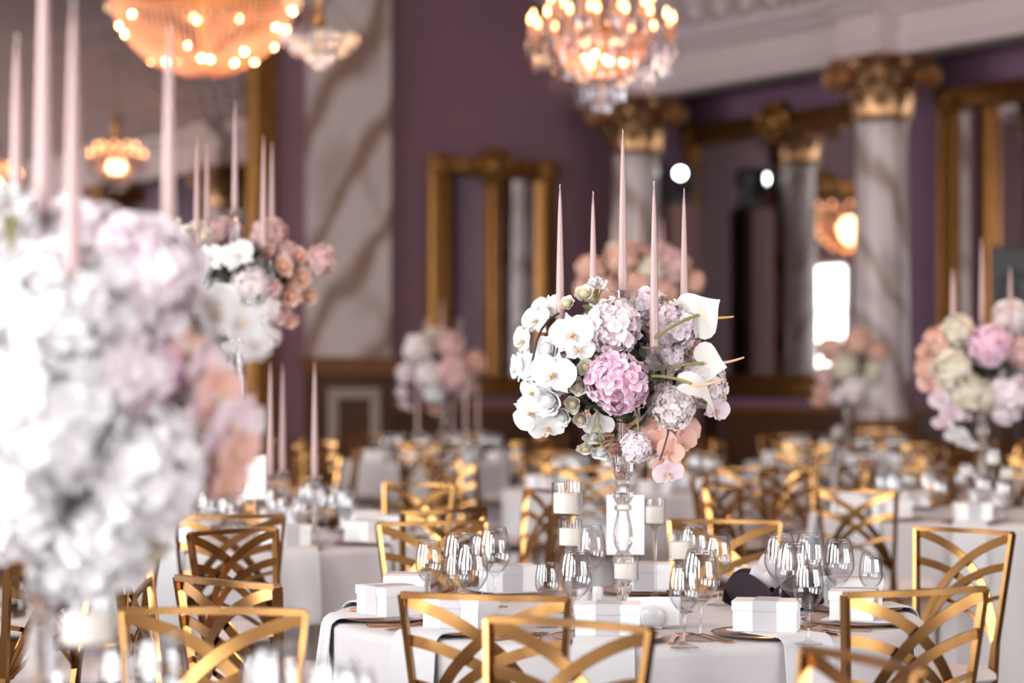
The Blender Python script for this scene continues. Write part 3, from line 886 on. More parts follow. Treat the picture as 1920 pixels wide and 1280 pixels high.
def napkin_mesh(drop=.27, w=.15):
    """from the plate (y=0) outwards over the table edge at y=.19, then down"""
    path = [(-.075, .0165), (.0, .0165), (.09, .0165), (.125, .0175), (.142, .0165), (.152, .012), (.163, .002), (.170, -.015), (.176, -.06), (.184, -.13), (.191, -.20), (.197, -drop)]
    mb = MB(); top = []; bot = []
    nx = 6
    for th in (0.0, -.0035):
        for k, (y, z) in enumerate(path):
            for i in range(nx + 1):
                s = i / nx * 2 - 1
                wob = .006 * math.sin(s * 4 + k * .3) * max(0, (k - 6)) / 5
                if th: yy, zz = y - (.0035 if k > 6 else 0), z + (th if k <= 6 else 0)
                else: yy, zz = y, z
                (bot if th else top).append((s * w / 2 * (1 + .06 * max(0, k - 6) / 5), yy + wob, zz))
    L = len(path); o = len(top); fs = []
    for k in range(L - 1):
        for i in range(nx):
            a = k * (nx + 1) + i
            fs.append((a, a + 1, a + nx + 2, a + nx + 1)); fs.append((o + a + nx + 1, o + a + nx + 2, o + a + 1, o + a))
        a = k * (nx + 1); b = a + nx
        fs.append((a + nx + 1, o + a + nx + 1, o + a, a)); fs.append((b, o + b, o + b + nx + 1, b + nx + 1))
    a = (L - 1) * (nx + 1); fs += [(a + i + 1, o + a + i + 1, o + a + i, a + i) for i in range(nx)] ; fs += [(i, o + i, o + i + 1, i + 1) for i in range(nx)]
    mb.add(top + bot, fs)
    return mb.mesh('napkin', X['napkin'], sharp=60)
NAPKIN = napkin_mesh()
def fork_mesh():
    mb = MB()
    P = [(0, -.105, .003), (0, -.04, .004), (0, .0, .008), (0, .035, .010), (0, .05, .007)]
    W = [.009, .006, .004, .006, .020]
    vs = []; fs = []
    for (x, y, z), w in zip(P, W):
        for i, j in ((-1, -1), (1, -1), (1, 1), (-1, 1)): vs.append((i * w / 2, y, z + j * .0011))
    for k in range(4):
        for i in range(4): fs.append((k * 4 + i, k * 4 + (i + 1) % 4, k * 4 + 4 + (i + 1) % 4, k * 4 + 4 + i))
    fs += [(3, 2, 1, 0), (16, 17, 18, 19)]
    mb.add(vs, fs)
    for q in range(4):
        x = -.0085 + q * .00567
        mb.tube([(x, .048, .007), (x, .07, .0045), (x * .95, .1, .008)], [.0015, .0014, .0008], 5)
    return mb.mesh('dinner_fork', X['rose_gold'])
def knife_mesh():
    mb = MB()
    mb.ribbon([(0, -.105, .004), (0, -.06, .004), (0, 0, .004)], [(1, 0, 0)] * 3, [(0, 0, 1)] * 3, .011, .006)
    vs = [(-.006, 0, .0045), (.006, 0, .0045), (.009, .06, .0045), (.006, .10, .0045), (-.001, .115, .0045), (-.006, .09, .0045)]
    vs += [(x, y, z - .0018) for x, y, z in vs]
    mb.add(vs, [(0, 1, 2, 3, 4, 5), (11, 10, 9, 8, 7, 6)] + [(i, 6 + i, 6 + (i + 1) % 6, (i + 1) % 6) for i in range(6)])
    return mb.mesh('dinner_knife', X['rose_gold'])
FORK, KNIFE = fork_mesh(), knife_mesh()

# stemmed votive holders
def votive(name, label, loc, r, z0, z1, group=None):
    """glass cup from z0 to z1 above its foot at loc"""
    t = thing(name, label, 'candle holder', loc, 0, group)
    w = .0022
    MB().lathe([(r * .95, z0), (r, z0 + .003), (r, z1), (r - w, z1), (r - w, z0 + .006), (.001, z0 + .006)], 28, cap0=True).build('glass_cup', X['cupglass'], t)
    MB().lathe([(.036, 0), (.036, .003), (.012, .008), (.005, .016), (.0045, z0 * .5), (.006, z0 - .016), (.014, z0 - .004), (.018, z0)], 20, cap0=True, cap1=True).build('stem', X['crystal'], t)
    c = thing('votive_candle', 'ivory candle inside ' + label[2:] if label.startswith('a ') else 'ivory candle inside the ' + label, 'candle', (loc[0], loc[1], loc[2] + z0 + .0065), 0, 'votive candles')
    hh = (z1 - z0) * .62
    MB().lathe([(.001, 0), (r * .86, 0), (r * .88, .003), (r * .88, hh - .003), (r * .84, hh), (.001, hh - .002)], 24).build('wax', X['wax'], c)
    MB().tube([(0, 0, hh - .003), (.001, 0, hh + .009)], .001, 5).build('wick', X['wick'], c)
    return t

# taper candle, base at origin
def taper_kind(L=.465):
    t = thing('taper_candle', 'x', 'candle')
    prof = [(.001, 0), (.0112, 0)]
    for i in range(1, 15):
        u = i / 14
        prof.append((.0125 * (1 - u) ** .62 + .0016 if u > .12 else .0118, L * .972 * u))
    prof.append((.0008, L * .974))
    MB().lathe(prof, 16).build('wax', X['taper'], t, sharp=50)
    MB().tube([(0, 0, L * .965), (-.001, 0, L * .985), (.0005, 0, L)], .0011, 5).build('wick', X['wick'], t)
    return Kind(t)
TAPER = taper_kind()
# ------------------------------------------------------------------ flowers
def petal(L, W, cup=.2, curl=0.0, ruffle=0.0, n1=4, n2=4, pw=.75, rs=R_, t0=0.0, t1=1.0):
    """petal lying in +y from the origin, facing +z"""
    vs = []; fs = []; tt = []
    ph = rs.random() * 6
    for i in range(n1 + 1):
        u = i / n1
        cc, hh = (.60, .63) if pw < .71 else (.47, .555)
        w = W * max(.02, 1 - (abs(u - cc) / hh) ** 2.6) ** .6
        if i == 0: w = W * .16
        for j in range(n2 + 1):
            s = j / n2 * 2 - 1
            x = s * w / 2
            y = L * u * (1 - .24 * s * s * u)
            z = cup * L * (s * s * .35 * (w / W) + u * u * .5) - curl * L * u ** 3 + ruffle * L * u * math.sin(s * 5 + ph)
            vs.append((x, y, z)); tt.append(t0 + (t1 - t0) * u)
    for i in range(n1):
        for j in range(n2):
            a = i * (n2 + 1) + j; fs.append((a, a + 1, a + n2 + 2, a + n2 + 1))
    return vs, fs, tt
def basis(nrm, up=Vector((0, 0, 1)), spin=0.0):
    z = Vector(nrm).normalized()
    up = Vector(up)
    if abs(z.dot(up)) > .97: up = Vector((0, 1, 0))
    y = (up - z * up.dot(z)).normalized(); x = y.cross(z)
    m = Matrix((x, y, z)).transposed()
    return m @ Matrix.Rotation(spin, 3, 'Z')
def frame4(pos, nrm, up=Vector((0, 0, 1)), spin=0.0, s=1.0):
    return Matrix.Translation(Vector(pos)) @ (basis(nrm, up, spin) * s).to_4x4()
def hydrangea_mb(seed, n=105, pl=.26, squash=.92):
    """unit-radius mophead of four-petalled florets"""
    rs = random.Random(seed); mb = MB()
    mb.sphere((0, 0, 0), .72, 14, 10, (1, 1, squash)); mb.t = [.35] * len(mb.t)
    ga = math.pi * (3 - math.sqrt(5))
    for k in range(n):
        z = 1 - 2 * (k + .5) / n; r = math.sqrt(1 - z * z); a = k * ga + rs.uniform(-.1, .1)
        d = Vector((r * math.cos(a), r * math.sin(a), z * squash)); d += Vector((rs.uniform(-.08, .08), rs.uniform(-.08, .08), rs.uniform(-.08, .08)))
        d.normalize()
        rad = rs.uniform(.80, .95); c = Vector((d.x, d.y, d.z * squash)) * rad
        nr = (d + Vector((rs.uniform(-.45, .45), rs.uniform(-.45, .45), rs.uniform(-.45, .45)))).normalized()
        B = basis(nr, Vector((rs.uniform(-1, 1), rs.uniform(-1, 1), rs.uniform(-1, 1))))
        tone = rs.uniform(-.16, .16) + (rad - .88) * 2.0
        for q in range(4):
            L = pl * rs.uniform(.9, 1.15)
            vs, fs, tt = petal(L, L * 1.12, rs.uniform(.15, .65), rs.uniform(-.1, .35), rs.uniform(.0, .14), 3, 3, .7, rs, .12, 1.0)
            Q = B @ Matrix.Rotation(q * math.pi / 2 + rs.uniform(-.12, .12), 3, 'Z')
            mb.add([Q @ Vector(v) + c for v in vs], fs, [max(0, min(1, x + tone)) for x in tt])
    return mb
HYD_MB = [hydrangea_mb(11), hydrangea_mb(12, 120, .24), hydrangea_mb(13, 190, .17)]
HYD = {}
for key in ('blush', 'pink', 'ivory', 'white', 'peach', 'dusty', 'cream'):
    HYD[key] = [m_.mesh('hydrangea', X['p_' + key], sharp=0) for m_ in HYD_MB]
def rose_mb(seed):
    """unit spray rose, opening towards +z"""
    rs = random.Random(seed); mb = MB()
    mb.sphere((0, 0, .1), .42, 10, 8); mb.t = [.1] * len(mb.t)
    for k, (n, r, tilt, L) in enumerate(((3, .08, 1.50, .62), (4, .18, 1.38, .72), (5, .28, 1.22, .82), (6, .36, 1.02, .88), (6, .42, .74, .92))):
        for q in range(n):
            vs, fs, tt = petal(L * rs.uniform(.92, 1.08), L * 1.15, .55, .25 if k > 1 else 0, .05, 4, 4, .62, rs, .1 + .1 * k, .65 + .09 * k)
            Q = Matrix.Rotation(2 * math.pi * q / n + k * .7 + rs.uniform(-.15, .15), 3, 'Z') @ Matrix.Translation((0, r * .5, -.30)).to_3x3() @ Matrix.Rotation(tilt + rs.uniform(-.1, .1), 3, 'X')
            off = Matrix.Rotation(2 * math.pi * q / n + k * .7, 3, 'Z') @ Vector((0, r * .55, -.34))
            mb.add([Q @ Vector(v) + off for v in vs], fs, tt)
    return mb
ROSE_MB = [rose_mb(21), rose_mb(22)]
ROSE = {key: [m_.mesh('rose', X['p_' + key], sharp=0) for m_ in ROSE_MB] for key in ('cream', 'peach', 'dusty', 'white', 'blush')}
cal = MB()
for q in range(5):
    vs, fs, tt = petal(.55, .24, .5, 0, 0, 3, 2)
    Q = Matrix.Rotation(q * 1.2566, 3, 'Z') @ Matrix.Rotation(.5, 3, 'X')
    cal.add([Q @ Vector(v) + Vector((0, 0, -.52)) for v in vs], fs, tt)
cal.sphere((0, 0, -.5), .16, 8, 6)
CALYX = cal.mesh('calyx', X['leaf2'])
# phalaenopsis orchid, unit half-span, facing +z, up = +y
rs = random.Random(31)
def tr(vsft, rot, off=(0, 0, 0)):
    vs, fs, tt = vsft
    return [rot @ Vector(v) + Vector(off) for v in vs], fs, tt
RZ = lambda a: Matrix.Rotation(a, 3, 'Z')
RXm = lambda a: Matrix.Rotation(a, 3, 'X')
ORCH_PARTS = []
for nm, ang, L, W, cup, tilt, dz in (('sepal', 0, .98, .74, .12, .12, -.03), ('sepal', 2.25, .92, .70, .12, .05, -.03), ('sepal', -2.25, .92, .70, .12, .05, -.03),
                                     ('petal', 1.25, 1.02, 1.22, .24, .24, .02), ('petal', -1.25, 1.02, 1.22, .24, .24, .02)):
    m_ = MB(); m_.add(*tr(petal(L, W, cup, .16, .03, 5, 6, .62 if nm == 'petal' else .72, rs, .2, 1), RZ(ang) @ RXm(tilt), (0, 0, dz)))
    ORCH_PARTS.append((nm, m_))
lip = MB()
for a, L, W, tl in ((math.pi, .42, .30, .5), (2.2, .30, .26, 1.0), (-2.2, .30, .26, 1.0)):
    lip.add(*tr(petal(L, W, .6, -.2, 0, 3, 3, .8, rs, 0, .8), RZ(a) @ RXm(tl), (0, 0, .05)))
lip.sphere((0, .03, .10), .07, 8, 6)
ORCH_PARTS.append(('lip', lip))
ORCH = {}
for key, mk in (('white', 'p_orchid'), ('peach', 'p_orchid_peach'), ('pale', 'p_orchid_pale')):
    ORCH[key] = [(nm, m_.mesh(nm, X['p_lip'] if nm == 'lip' else X[mk], sharp=0)) for nm, m_ in ORCH_PARTS]
    j = MB()
    for nm, m_ in ORCH_PARTS: j.merge(m_)
    ORCH[key + '_joined'] = j.mesh('orchid', X[mk], sharp=0)
# leaves
def leaf_mb(L=1.0, W=.38):
    m_ = MB(); m_.add(*petal(L, W, .25, .25, .02, 5, 4, .85, rs)); return m_
LEAF = leaf_mb().mesh('leaf', X['leaf'], sharp=0)
fo = MB(); rs2 = random.Random(41)
for k in range(220):
    d = Vector((rs2.gauss(0, 1), rs2.gauss(0, 1), rs2.gauss(0, 1))).normalized()
    vs, fs, tt = petal(rs2.uniform(.28, .5), .16, .2, .3, .0, 3, 2, .8, rs2)
    B = basis((d + Vector((rs2.uniform(-.9, .9), rs2.uniform(-.9, .9), rs2.uniform(-.9, .9)))).normalized(), Vector((rs2.uniform(-1, 1), rs2.uniform(-1, 1), rs2.uniform(-1, 1))))
    c = d * rs2.uniform(.45, .92)
    fo.add([B @ Vector(v) + c for v in vs], fs, tt)
fo.sphere((0, 0, 0), .5, 12, 8)
FOLIAGE = fo.mesh('foliage', X['moss'], sharp=0)
# anthurium: heart spathe, facing +z, tip towards -y
def spathe_mb(rnd=True):
    m_ = MB(); n = 28; rings = 7; vs = [(0, .18, 0)]; fs = []; tt = [0.0]
    for k in range(1, rings + 1):
        u = k / rings
        for i in range(n):
            a = 2 * math.pi * i / n                      # heart outline, notch at +y
            x = .78 * math.sin(a) ** 3 * 1.02 + .14 * math.sin(a); y = (13 * math.cos(a) - 5 * math.cos(2 * a) - 2 * math.cos(3 * a) - math.cos(4 * a)) / 15.5
            if y < 0 and rnd: y *= .70 + .06 * y
            X_, Y_ = x * u, .18 + (y - .18) * u
            z = .16 * X_ * X_ - .10 * Y_ * Y_ - .9 * max(0, -Y_ - .05) ** 2 + .06 * u * u * math.cos(2 * a + .6) + .012 * math.sin(a * 9) * u
            vs.append((X_, Y_, z)); tt.append(.2 + .8 * u)
    for i in range(n): fs.append((0, 1 + i, 1 + (i + 1) % n))
    for k in range(rings - 1):
        for i in range(n):
            a = 1 + k * n + i; b = 1 + k * n + (i + 1) % n
            fs.append((a, a + n, b + n, b))
    m_.add(vs, fs, tt); return m_
SPATHE = [spathe_mb(k).mesh('spathe', X['p_anth'], sharp=0) for k in (True, False)]
def tube_obj(name, P, r, mat, parent, n=7): return MB().tube(P, r, n).build(name, mat, parent)

def rose_at(par, c, nrm, r, key, k=0, calyx=True):
    o = obj('rose', ROSE[key][k % 2], par, mat4=frame4(c, nrm, spin=k * 1.3, s=r))
    if calyx: obj('calyx', CALYX, o)
    return o
def orchid_at(par, c, nrm, s, key, spin=0.0, parts=True):
    if not parts: return obj('orchid', ORCH[key + '_joined'], par, mat4=frame4(c, nrm, spin=spin, s=s))
    nm0, me0 = ORCH[key][0]
    o = obj('orchid', me0, par, mat4=frame4(c, nrm, spin=spin, s=s))
    for nm, me in ORCH[key][1:]: obj(nm, me, o)
    return o
HCOUNT = [0]
def hyd_at(par, c, r, key, fine=None):
    HCOUNT[0] += 1; k = HCOUNT[0]
    d = Vector((math.sin(k * 2.1), -.7, math.cos(k * 1.7)))
    return obj('hydrangea', HYD[key][fine if fine is not None else k % 2], par, mat4=frame4(c, d, spin=k * .9, s=r))
def nerine_at(par, c, nrm, s, n=7):
    rs = random.Random(51)
    m_ = MB()
    for f in range(n):
        d = (Vector(nrm).normalized() + Vector((rs.uniform(-.8, .8), rs.uniform(-.8, .8), rs.uniform(-.6, .8)))).normalized()
        B = basis(d, Vector((rs.uniform(-1, 1), 0, 1)))
        for q in range(6):
            vs, fs, tt = petal(.62, .17, .3, -.1, .16, 6, 2, .9, rs)
            Q = B @ Matrix.Rotation(q * 1.047 + f, 3, 'Z') @ Matrix.Rotation(.85, 3, 'X')
            m_.add([Q @ Vector(v) + d * .28 for v in vs], fs, tt)
    o = obj('nerine', m_.mesh('nerine', X['p_orchid'], sharp=0), par, mat4=Matrix.Translation(c) @ Matrix.Scale(s, 4))
    st = MB()
    for f in range(7):
        P = [Vector((0, 0, -.75)), Vector((.1 * math.sin(f), .1 * math.cos(f), -.35)), Vector((.3 * math.sin(f), .3 * math.cos(f), .1))]
        st.tube(P, .045, 5)
    st.build('flower_stalks', X['stem_green'], o)
    return o
def anthurium_at(par, c, nrm, up, s, stem_to, spad, spad_dir, flip=1, shape=0):
    o = obj('anthurium', SPATHE[shape], par, mat4=frame4(c, nrm, up, 0, s))
    B = basis(nrm, up); c = Vector(c)
    heart = c + B @ Vector((0, .18 * s, 0))
    inv = frame4(c, nrm, up, 0, s).inverted()
    P0 = heart + B @ Vector((0, 0, .004 * flip)); P2 = Vector(stem_to); P1 = (P0 + P2) / 2 + Vector((0, 0, .012))
    pts = [inv @ ((1 - u) ** 2 * P0 + 2 * u * (1 - u) * P1 + u * u * P2) for u in [i / 8 for i in range(9)]]
    tube_obj('stem', pts, [.0042 / s] * 9, X['stem_green'], o)
    q = Vector(spad_dir); pts = [inv @ (heart + q * u + Vector((0, 0, -.006 * math.sin(u * 3)))) for u in [i / 8 for i in range(9)]]
    tube_obj('spadix', pts, [.0045 / s * (1 - .5 * (i / 8) ** 2) for i in range(9)], spad, o)
    return o

# ------------------------------------------------------------------ crystal candelabra
CUP_PROF = [(.001, -.052), (.012, -.050), (.022, -.044), (.027, -.036), (.022, -.026), (.019, -.018), (.022, -.008), (.034, -.004), (.037, -.001), (.035, 0), (.016, -.001), (.014, -.020), (.001, -.021)]
CUP = MB().lathe(CUP_PROF, 14).mesh('candle_cup', X['crystal'], sharp=25)
DISH = MB().lathe([(.010, -.066), (.030, -.062), (.046, -.052), (.048, -.049), (.030, -.056), (.010, -.058)], 18).mesh('drip_dish', X['crystal'], sharp=25)
bd = MB()
for q in range(6):
    a = q * math.pi / 3
    for i in range(8): bd.sphere((.042 * math.cos(a), .042 * math.sin(a), -.062 - i * .0085), .0042 if i < 7 else .006, 6, 4)
BEADS = bd.mesh('bead_strands', X['bead'])
ARM_R, ARM_T = .19, math.radians(-66.5)
def make_candelabra(extra):
    t = thing('crystal_candelabra', 'x', 'candelabra')
    P = [(.001, 0), (.058, 0), (.058, .010), (.046, .016), (.030, .022), (.018, .040), (.017, .055), (.026, .070), (.026, .078), (.017, .086), (.015, .118), (.020, .128), (.027, .138), (.028, .158), (.020, .168), (.016, .176)]
    low = list(P)
    def shift(l, d): return [(r, z + d) for r, z in l]
    bal = [(.020, .182), (.026, .196), (.028, .214), (.024, .244), (.017, .276), (.017, .284), (.024, .288), (.024, .298), (.017, .303), (.022, .310), (.028, .322), (.028, .336), (.021, .347), (.018, .352), (.025, .356), (.025, .366), (.019, .371), (.024, .380), (.028, .396), (.028, .420)]
    neck = [(.024, .47), (.019, .54), (.0165, .60), (.0165, .63), (.028, .64), (.032, .66), (.030, .69), (.018, .71), (.015, .80), (.016, .835)]
    if extra:
        rep = [(r, z + .19) for r, z in bal]
        prof = low + bal + [(.022, .44 - .0)] + [(r, z) for r, z in rep if z > .45] + [(r, z + extra) for r, z in neck]
    else: prof = low + bal + neck
    MB().lathe(prof, 16).build('stem', X['crystal'], t, sharp=28)
    zt = .838 + .052 + extra
    obj('candle_cup', CUP, t, (0, 0, zt))
    arm = MB(); Q = []
    for i in range(13):
        u = i / 12; Q.append((.024 + (ARM_R - .024) * u, 0, .665 - .045 * math.sin(u * math.pi * .9) + .010 * u * u))
    arm.tube(Q, [.009 - .002 * math.sin(i / 12 * math.pi) for i in range(13)], 8)
    arm_me = arm.mesh('arm', X['crystal'])
    spots = [(0, 0, zt)]
    for q in range(4):
        a = ARM_T + q * math.pi / 2
        x, y = ARM_R * math.cos(a), ARM_R * math.sin(a)
        obj('arm', arm_me, t, (0, 0, extra), (0, 0, a))
        c = obj('candle_cup', CUP, t, (x, y, .733 + extra)); obj('drip_dish', DISH, c); b = obj('bead_strands', BEADS, c); b['kind'] = 'stuff'
        spots.append((x, y, .733 + extra))
    return Kind(t), spots
CANDEL, SPOTS = make_candelabra(0.0)
TALL, SPOTS_T = make_candelabra(.45)
CUP_IN = -.0205
# low crystal candlestick
t = thing('crystal_candlestick', 'x', 'candlestick')
MB().lathe([(.001, 0), (.05, 0), (.05, .008), (.02, .02), (.012, .05), (.018, .07), (.011, .09), (.011, .16), (.018, .18), (.012, .20), (.012, .218)], 16).build('stem', X['crystal'], t, sharp=28)
obj('candle_cup', CUP, t, (0, 0, .27))
STICK = Kind(t)
# ------------------------------------------------------------------ tables
def er(a): a = math.radians(a); return Vector((math.sin(a), math.cos(a), 0))
def et(a): a = math.radians(a); return Vector((math.cos(a), -math.sin(a), 0))
EV10 = [i * 36 for i in range(10)]
T = {
    'F': dict(c=(-.69, 3.5), n='the blurred table in the foreground', ch=[(3.4, 1.36), (35.5, 1.36), (68, 1.36)], st=[-25, 20, 52, 85], lv='mid'),
    'M': dict(c=(.305, 6.55), n='the sharp central table', ch=[(195.3, 1.37), (153.8, 1.34), (15.8, 1.49), (49.6, 1.45), (337, 1.445), (225.6, 1.35), (275, 1.36), (308, 1.48), (117, 1.40), (84, 1.42)],
              st=[80, 113, 149, 186, 222, 257, 292, 331, 8, 44], lv='full'),
    'L': dict(c=(-1.13, 9.7), n='the table behind on the left', ch=[(174, 1.37), (140, 1.36), (210, 1.36), (247, 1.36), (283, 1.36), (319, 1.36), (355, 1.36), (31, 1.36), (67, 1.36), (104, 1.36)], st=[i * 36 + 12 for i in range(10)], lv='mid'),
    'R': dict(c=(2.25, 11.4), n='the table at the right edge', ch=[(214, 1.36), (250, 1.36), (287, 1.36), (324, 1.36), (0, 1.36), (36, 1.36)], st=[160, 195, 230, 266, 302, 338, 14], lv='mid'),
    'B': dict(c=(.75, 14.2), n='the table behind the main centrepiece', ch=[(a + 14, 1.38) for a in EV10], st=[a + 30 for a in EV10], lv='far'),
    'C': dict(c=(-.57, 19.5), n='the far table before the narrow mirror', ch=[(a + 5, 1.38) for a in EV10], st=[a + 22 for a in EV10], lv='far'),
    'D': dict(c=(2.67, 19.0), n='the far table before the marble column', ch=[(a + 20, 1.38) for a in EV10], st=[a for a in EV10], lv='far'),
    'G': dict(c=(-2.45, 16.2), n='the far table before the pilaster', ch=[(a + 10, 1.38) for a in EV10], st=[a + 25 for a in EV10], lv='far'),
    'H': dict(c=(4.05, 15.8), n='the far table past the right edge', ch=[(a, 1.38) for a in (180, 216, 252, 288, 324)], st=[200, 240, 280], lv='far'),
    'P': dict(c=(-2.5, 7.25), n='the table past the left edge', ch=[(118, 1.38), (82, 1.38)], st=[], lv='far'),
}
USED = set()
def uniq(*cands):
    for c in cands:
        if c not in USED: USED.add(c); return c
    return cands[-1]
for key, d in T.items():
    cx, cy = d['c']; C0 = Vector((cx, cy, 0)); nm = d['n']; short = nm[4:]
    TABLE.put((cx, cy, 0), .3, 'round banquet table hidden under the cloth of ' + nm, 'round banquet tables')
    o = obj('tablecloth', CLOTHS['FMLRBCDGHP'.index(key) % 3], None, (cx, cy, 0), (0, 0, 1.1 * 'FMLRBCDGHP'.index(key)))
    tag(o, 'white floor-length linen cloth on ' + nm, 'tablecloth', 'white tablecloths')
    for a, r in d['ch']:
        p = C0 + er(a) * (r - .235)
        CHAIR.put(p, math.pi - math.radians(a), "gold lattice-back chair at %s of %s" % (clock(a), nm), 'gold lattice-back chairs')
    for a in d['st']:
        e, q = er(a), et(a); rz = math.pi - math.radians(a); ck = clock(a)
        rp = .655 if d['lv'] != 'far' else .60
        pl = C0 + e * rp + Vector((0, 0, TH + .0005))
        if d['lv'] != 'far' :
            PLATE.put(pl, rz, 'rose-gold rimmed charger plate at %s of %s' % (ck, nm), 'charger plates', scale=.9)
            # the napkin lies on the plate and hangs over the table edge
            o = obj('napkin', NAPKIN, None, pl, (0, 0, rz + math.pi)); tag(o, 'pale grey napkin hanging off %s at %s' % (nm, ck), 'napkin', 'place-setting napkins')
            bz = TH + .0175
        else: bz = TH + .0005
        GIFT.put(C0 + e * (rp - .005) + Vector((0, 0, bz)), rz + (R_.uniform(-.25, .25) if key != 'M' else {80: .2, 113: .15, 149: -.75, 186: .05, 222: .25, 257: .35, 292: .3, 331: -.3, 8: .1, 44: .1}[a]),
                 'white ribboned gift box at %s of %s' % (ck, nm), 'white gift boxes')
        if d['lv'] == 'full':
            for k, (me, cat, lab, off, tw) in enumerate(((FORK, 'fork', 'outer rose-gold fork', .197, .04), (FORK, 'fork', 'inner rose-gold fork', .172, -.02), (KNIFE, 'knife', 'outer rose-gold knife', -.192, .03), (KNIFE, 'knife', 'inner rose-gold knife', -.170, -.02))):
                p = C0 + e * (rp - .02) + q * off * .95 + Vector((0, 0, TH + .001))
                o = obj('dinner_fork' if me is FORK else 'dinner_knife', me, None, p, (0, 0, rz + tw)); tag(o, '%s at %s of %s' % (lab, ck, nm), cat, 'rose-gold cutlery')
        elif key != 'M':
            for k, (kd, nmg, rr, off) in enumerate(((RED, 'large wine glass', .43, -.035), (WHITE, 'small wine glass', .46, -.125))):
                p = C0 + e * rr + q * off + Vector((0, 0, TH + .0005))
                kd.put(p, 0, '%s at %s of %s' % (nmg, ck, nm), 'wine glasses')

MC = Vector((T['M']['c'][0], T['M']['c'][1], 0))
def clock_of(p, c):
    d = Vector(p) - c
    return clock(math.degrees(math.atan2(d.x, d.y)))
BASKET = MC + Vector((.43, .17, 0))
blocks = [(MC + er(a) * .655, .150) for a in T['M']['st']] + [(BASKET, .125), (MC, .07)] + [(at(px, 900, d_).xy.to_3d(), .045) for px, d_ in ((1063, 6.62), (1069, 6.36), (1173, 6.22), (1228, 7.02), (1275, 6.62))]
gl = []
for px, py, kd, sc in ((792, 1020, 1, 1), (845, 999, 0, 1), (827, 1037, 1, .9), (885, 1020, 0, .95), (905, 1000, 1, 1), (928, 989, 0, 1), (1026, 1053, 1, .85), (1083, 1032, 0, .94), (1107, 984, 0, 1), (1283, 1058, 1, 1), (1313, 1030, 0, 1),
                   (1347, 1003, 1, 1), (1303, 982, 0, 1), (1490, 1047, 1, 1), (1485, 1017, 0, 1), (1500, 993, 0, 1), (1545, 999, 0, 1), (1566, 1011, 0, .95), (1614, 1033, 1, .87)):
    p = onz(px, py, TH + (.225 if kd == 0 else .200) * sc); gl.append([Vector((p.x, p.y, 0)), kd, sc])
for it in range(80):                                   # nudge the glasses clear of plates, basket and each other
    for i, (p, kd, sc) in enumerate(gl):
        for q, r in blocks + [(g[0], .042) for j, g in enumerate(gl) if j != i]:
            d_ = p - q; d_.z = 0; need = r + .042
            if d_.length < need: p += Vector((d_.x * .25, d_.y, 0)).normalized() * (need - d_.length) * .4
for p, kd, sc in gl:
    p = Vector((p.x, p.y, TH + .0005))
    k_ = clock_of(p, MC); nmg = 'large wine glass' if kd == 0 else 'small wine glass'
    lab = uniq('%s near %s on the sharp central table' % (nmg, k_), 'second %s near %s on the sharp central table' % (nmg, k_), 'third %s near %s on the sharp central table' % (nmg, k_))
    (RED if kd == 0 else WHITE).put(p, 0, lab, 'wine glasses', scale=sc)

# ------------------------------------------------------------------ centrepieces
def centrepiece(key, tall, rot, word):
    cx, cy = T[key]['c']
    K_, S_ = (TALL, SPOTS_T) if tall else (CANDEL, SPOTS)
    K_.put((cx, cy, TH + .0005), rot, 'crystal candelabra rising from ' + word, 'crystal candelabras')
    names = ('tallest pink taper candle, centre of ', 'front pink taper candle on ', 'right pink taper candle on ', 'rear pink taper candle on ', 'left pink taper candle on ')
    for (x, y, z), n0 in zip(S_, names):
        c, s = math.cos(rot), math.sin(rot)
        TAPER.put((cx + x * c - y * s, cy + x * s + y * c, TH + z + CUP_IN), R_.random() * 6, n0 + ('the candelabra of ' if 'centre' not in n0 else 'the candelabra of ') + word, 'pink taper candles')
centrepiece('M', False, 0, 'the sharp central table')
centrepiece('F', False, 0, 'the blurred table in the foreground')
centrepiece('L', True, .35, 'the table behind on the left')
centrepiece('R', False, .15, 'the table at the right edge')
centrepiece('B', True, .2, 'the table behind the main centrepiece')
centrepiece('C', False, .5, 'the far table before the narrow mirror')
centrepiece('D', False, .8, 'the far table before the marble column')

# the main arrangement, placed flower by flower
A0 = MC + Vector((0, 0, TH + .65)); D0 = T['M']['c'][1]
arr = thing('flower_arrangement', 'round arrangement of white orchids, pink hydrangea and anthuriums on the central candelabra', 'flowers', A0)
def rel(px, py, dy, D=D0, base=A0): return at(px, py, D + dy) - base
BALLC = rel(1165, 700, 0)
o = obj('foliage', FOLIAGE, arr, mat4=Matrix.Translation(BALLC) @ Matrix.Scale(.165, 4)); o['kind'] = 'stuff'
o = obj('foliage', FOLIAGE, arr, mat4=Matrix.Translation(rel(1100, 720, -.06)) @ Matrix.Scale(.075, 4)); o['kind'] = 'stuff'
for px, py, dy, r, key, fine in ((1150, 611, -.145, .078, 'blush', 0), (1157, 716, -.185, .088, 'pink', 1), (1263, 612, -.06, .068, 'blush', 0), (1248, 668, -.05, .052, 'blush', 1), (1262, 765, -.15, .064, 'ivory', 2),
                             (1318, 720, -.05, .072, 'ivory', 2), (1193, 838, -.12, .046, 'blush', 2), (1100, 640, .12, .08, 'white', 0), (1200, 610, .13, .08, 'blush', 1), (1280, 690, .14, .085, 'dusty', 0),
                             (1140, 760, .13, .075, 'peach', 1), (1045, 690, .09, .075, 'white', 1), (1215, 570, .04, .05, 'blush', 1), (1230, 730, -.05, .05, 'dusty', 2)):
    hyd_at(arr, rel(px, py, dy), r, key, fine)
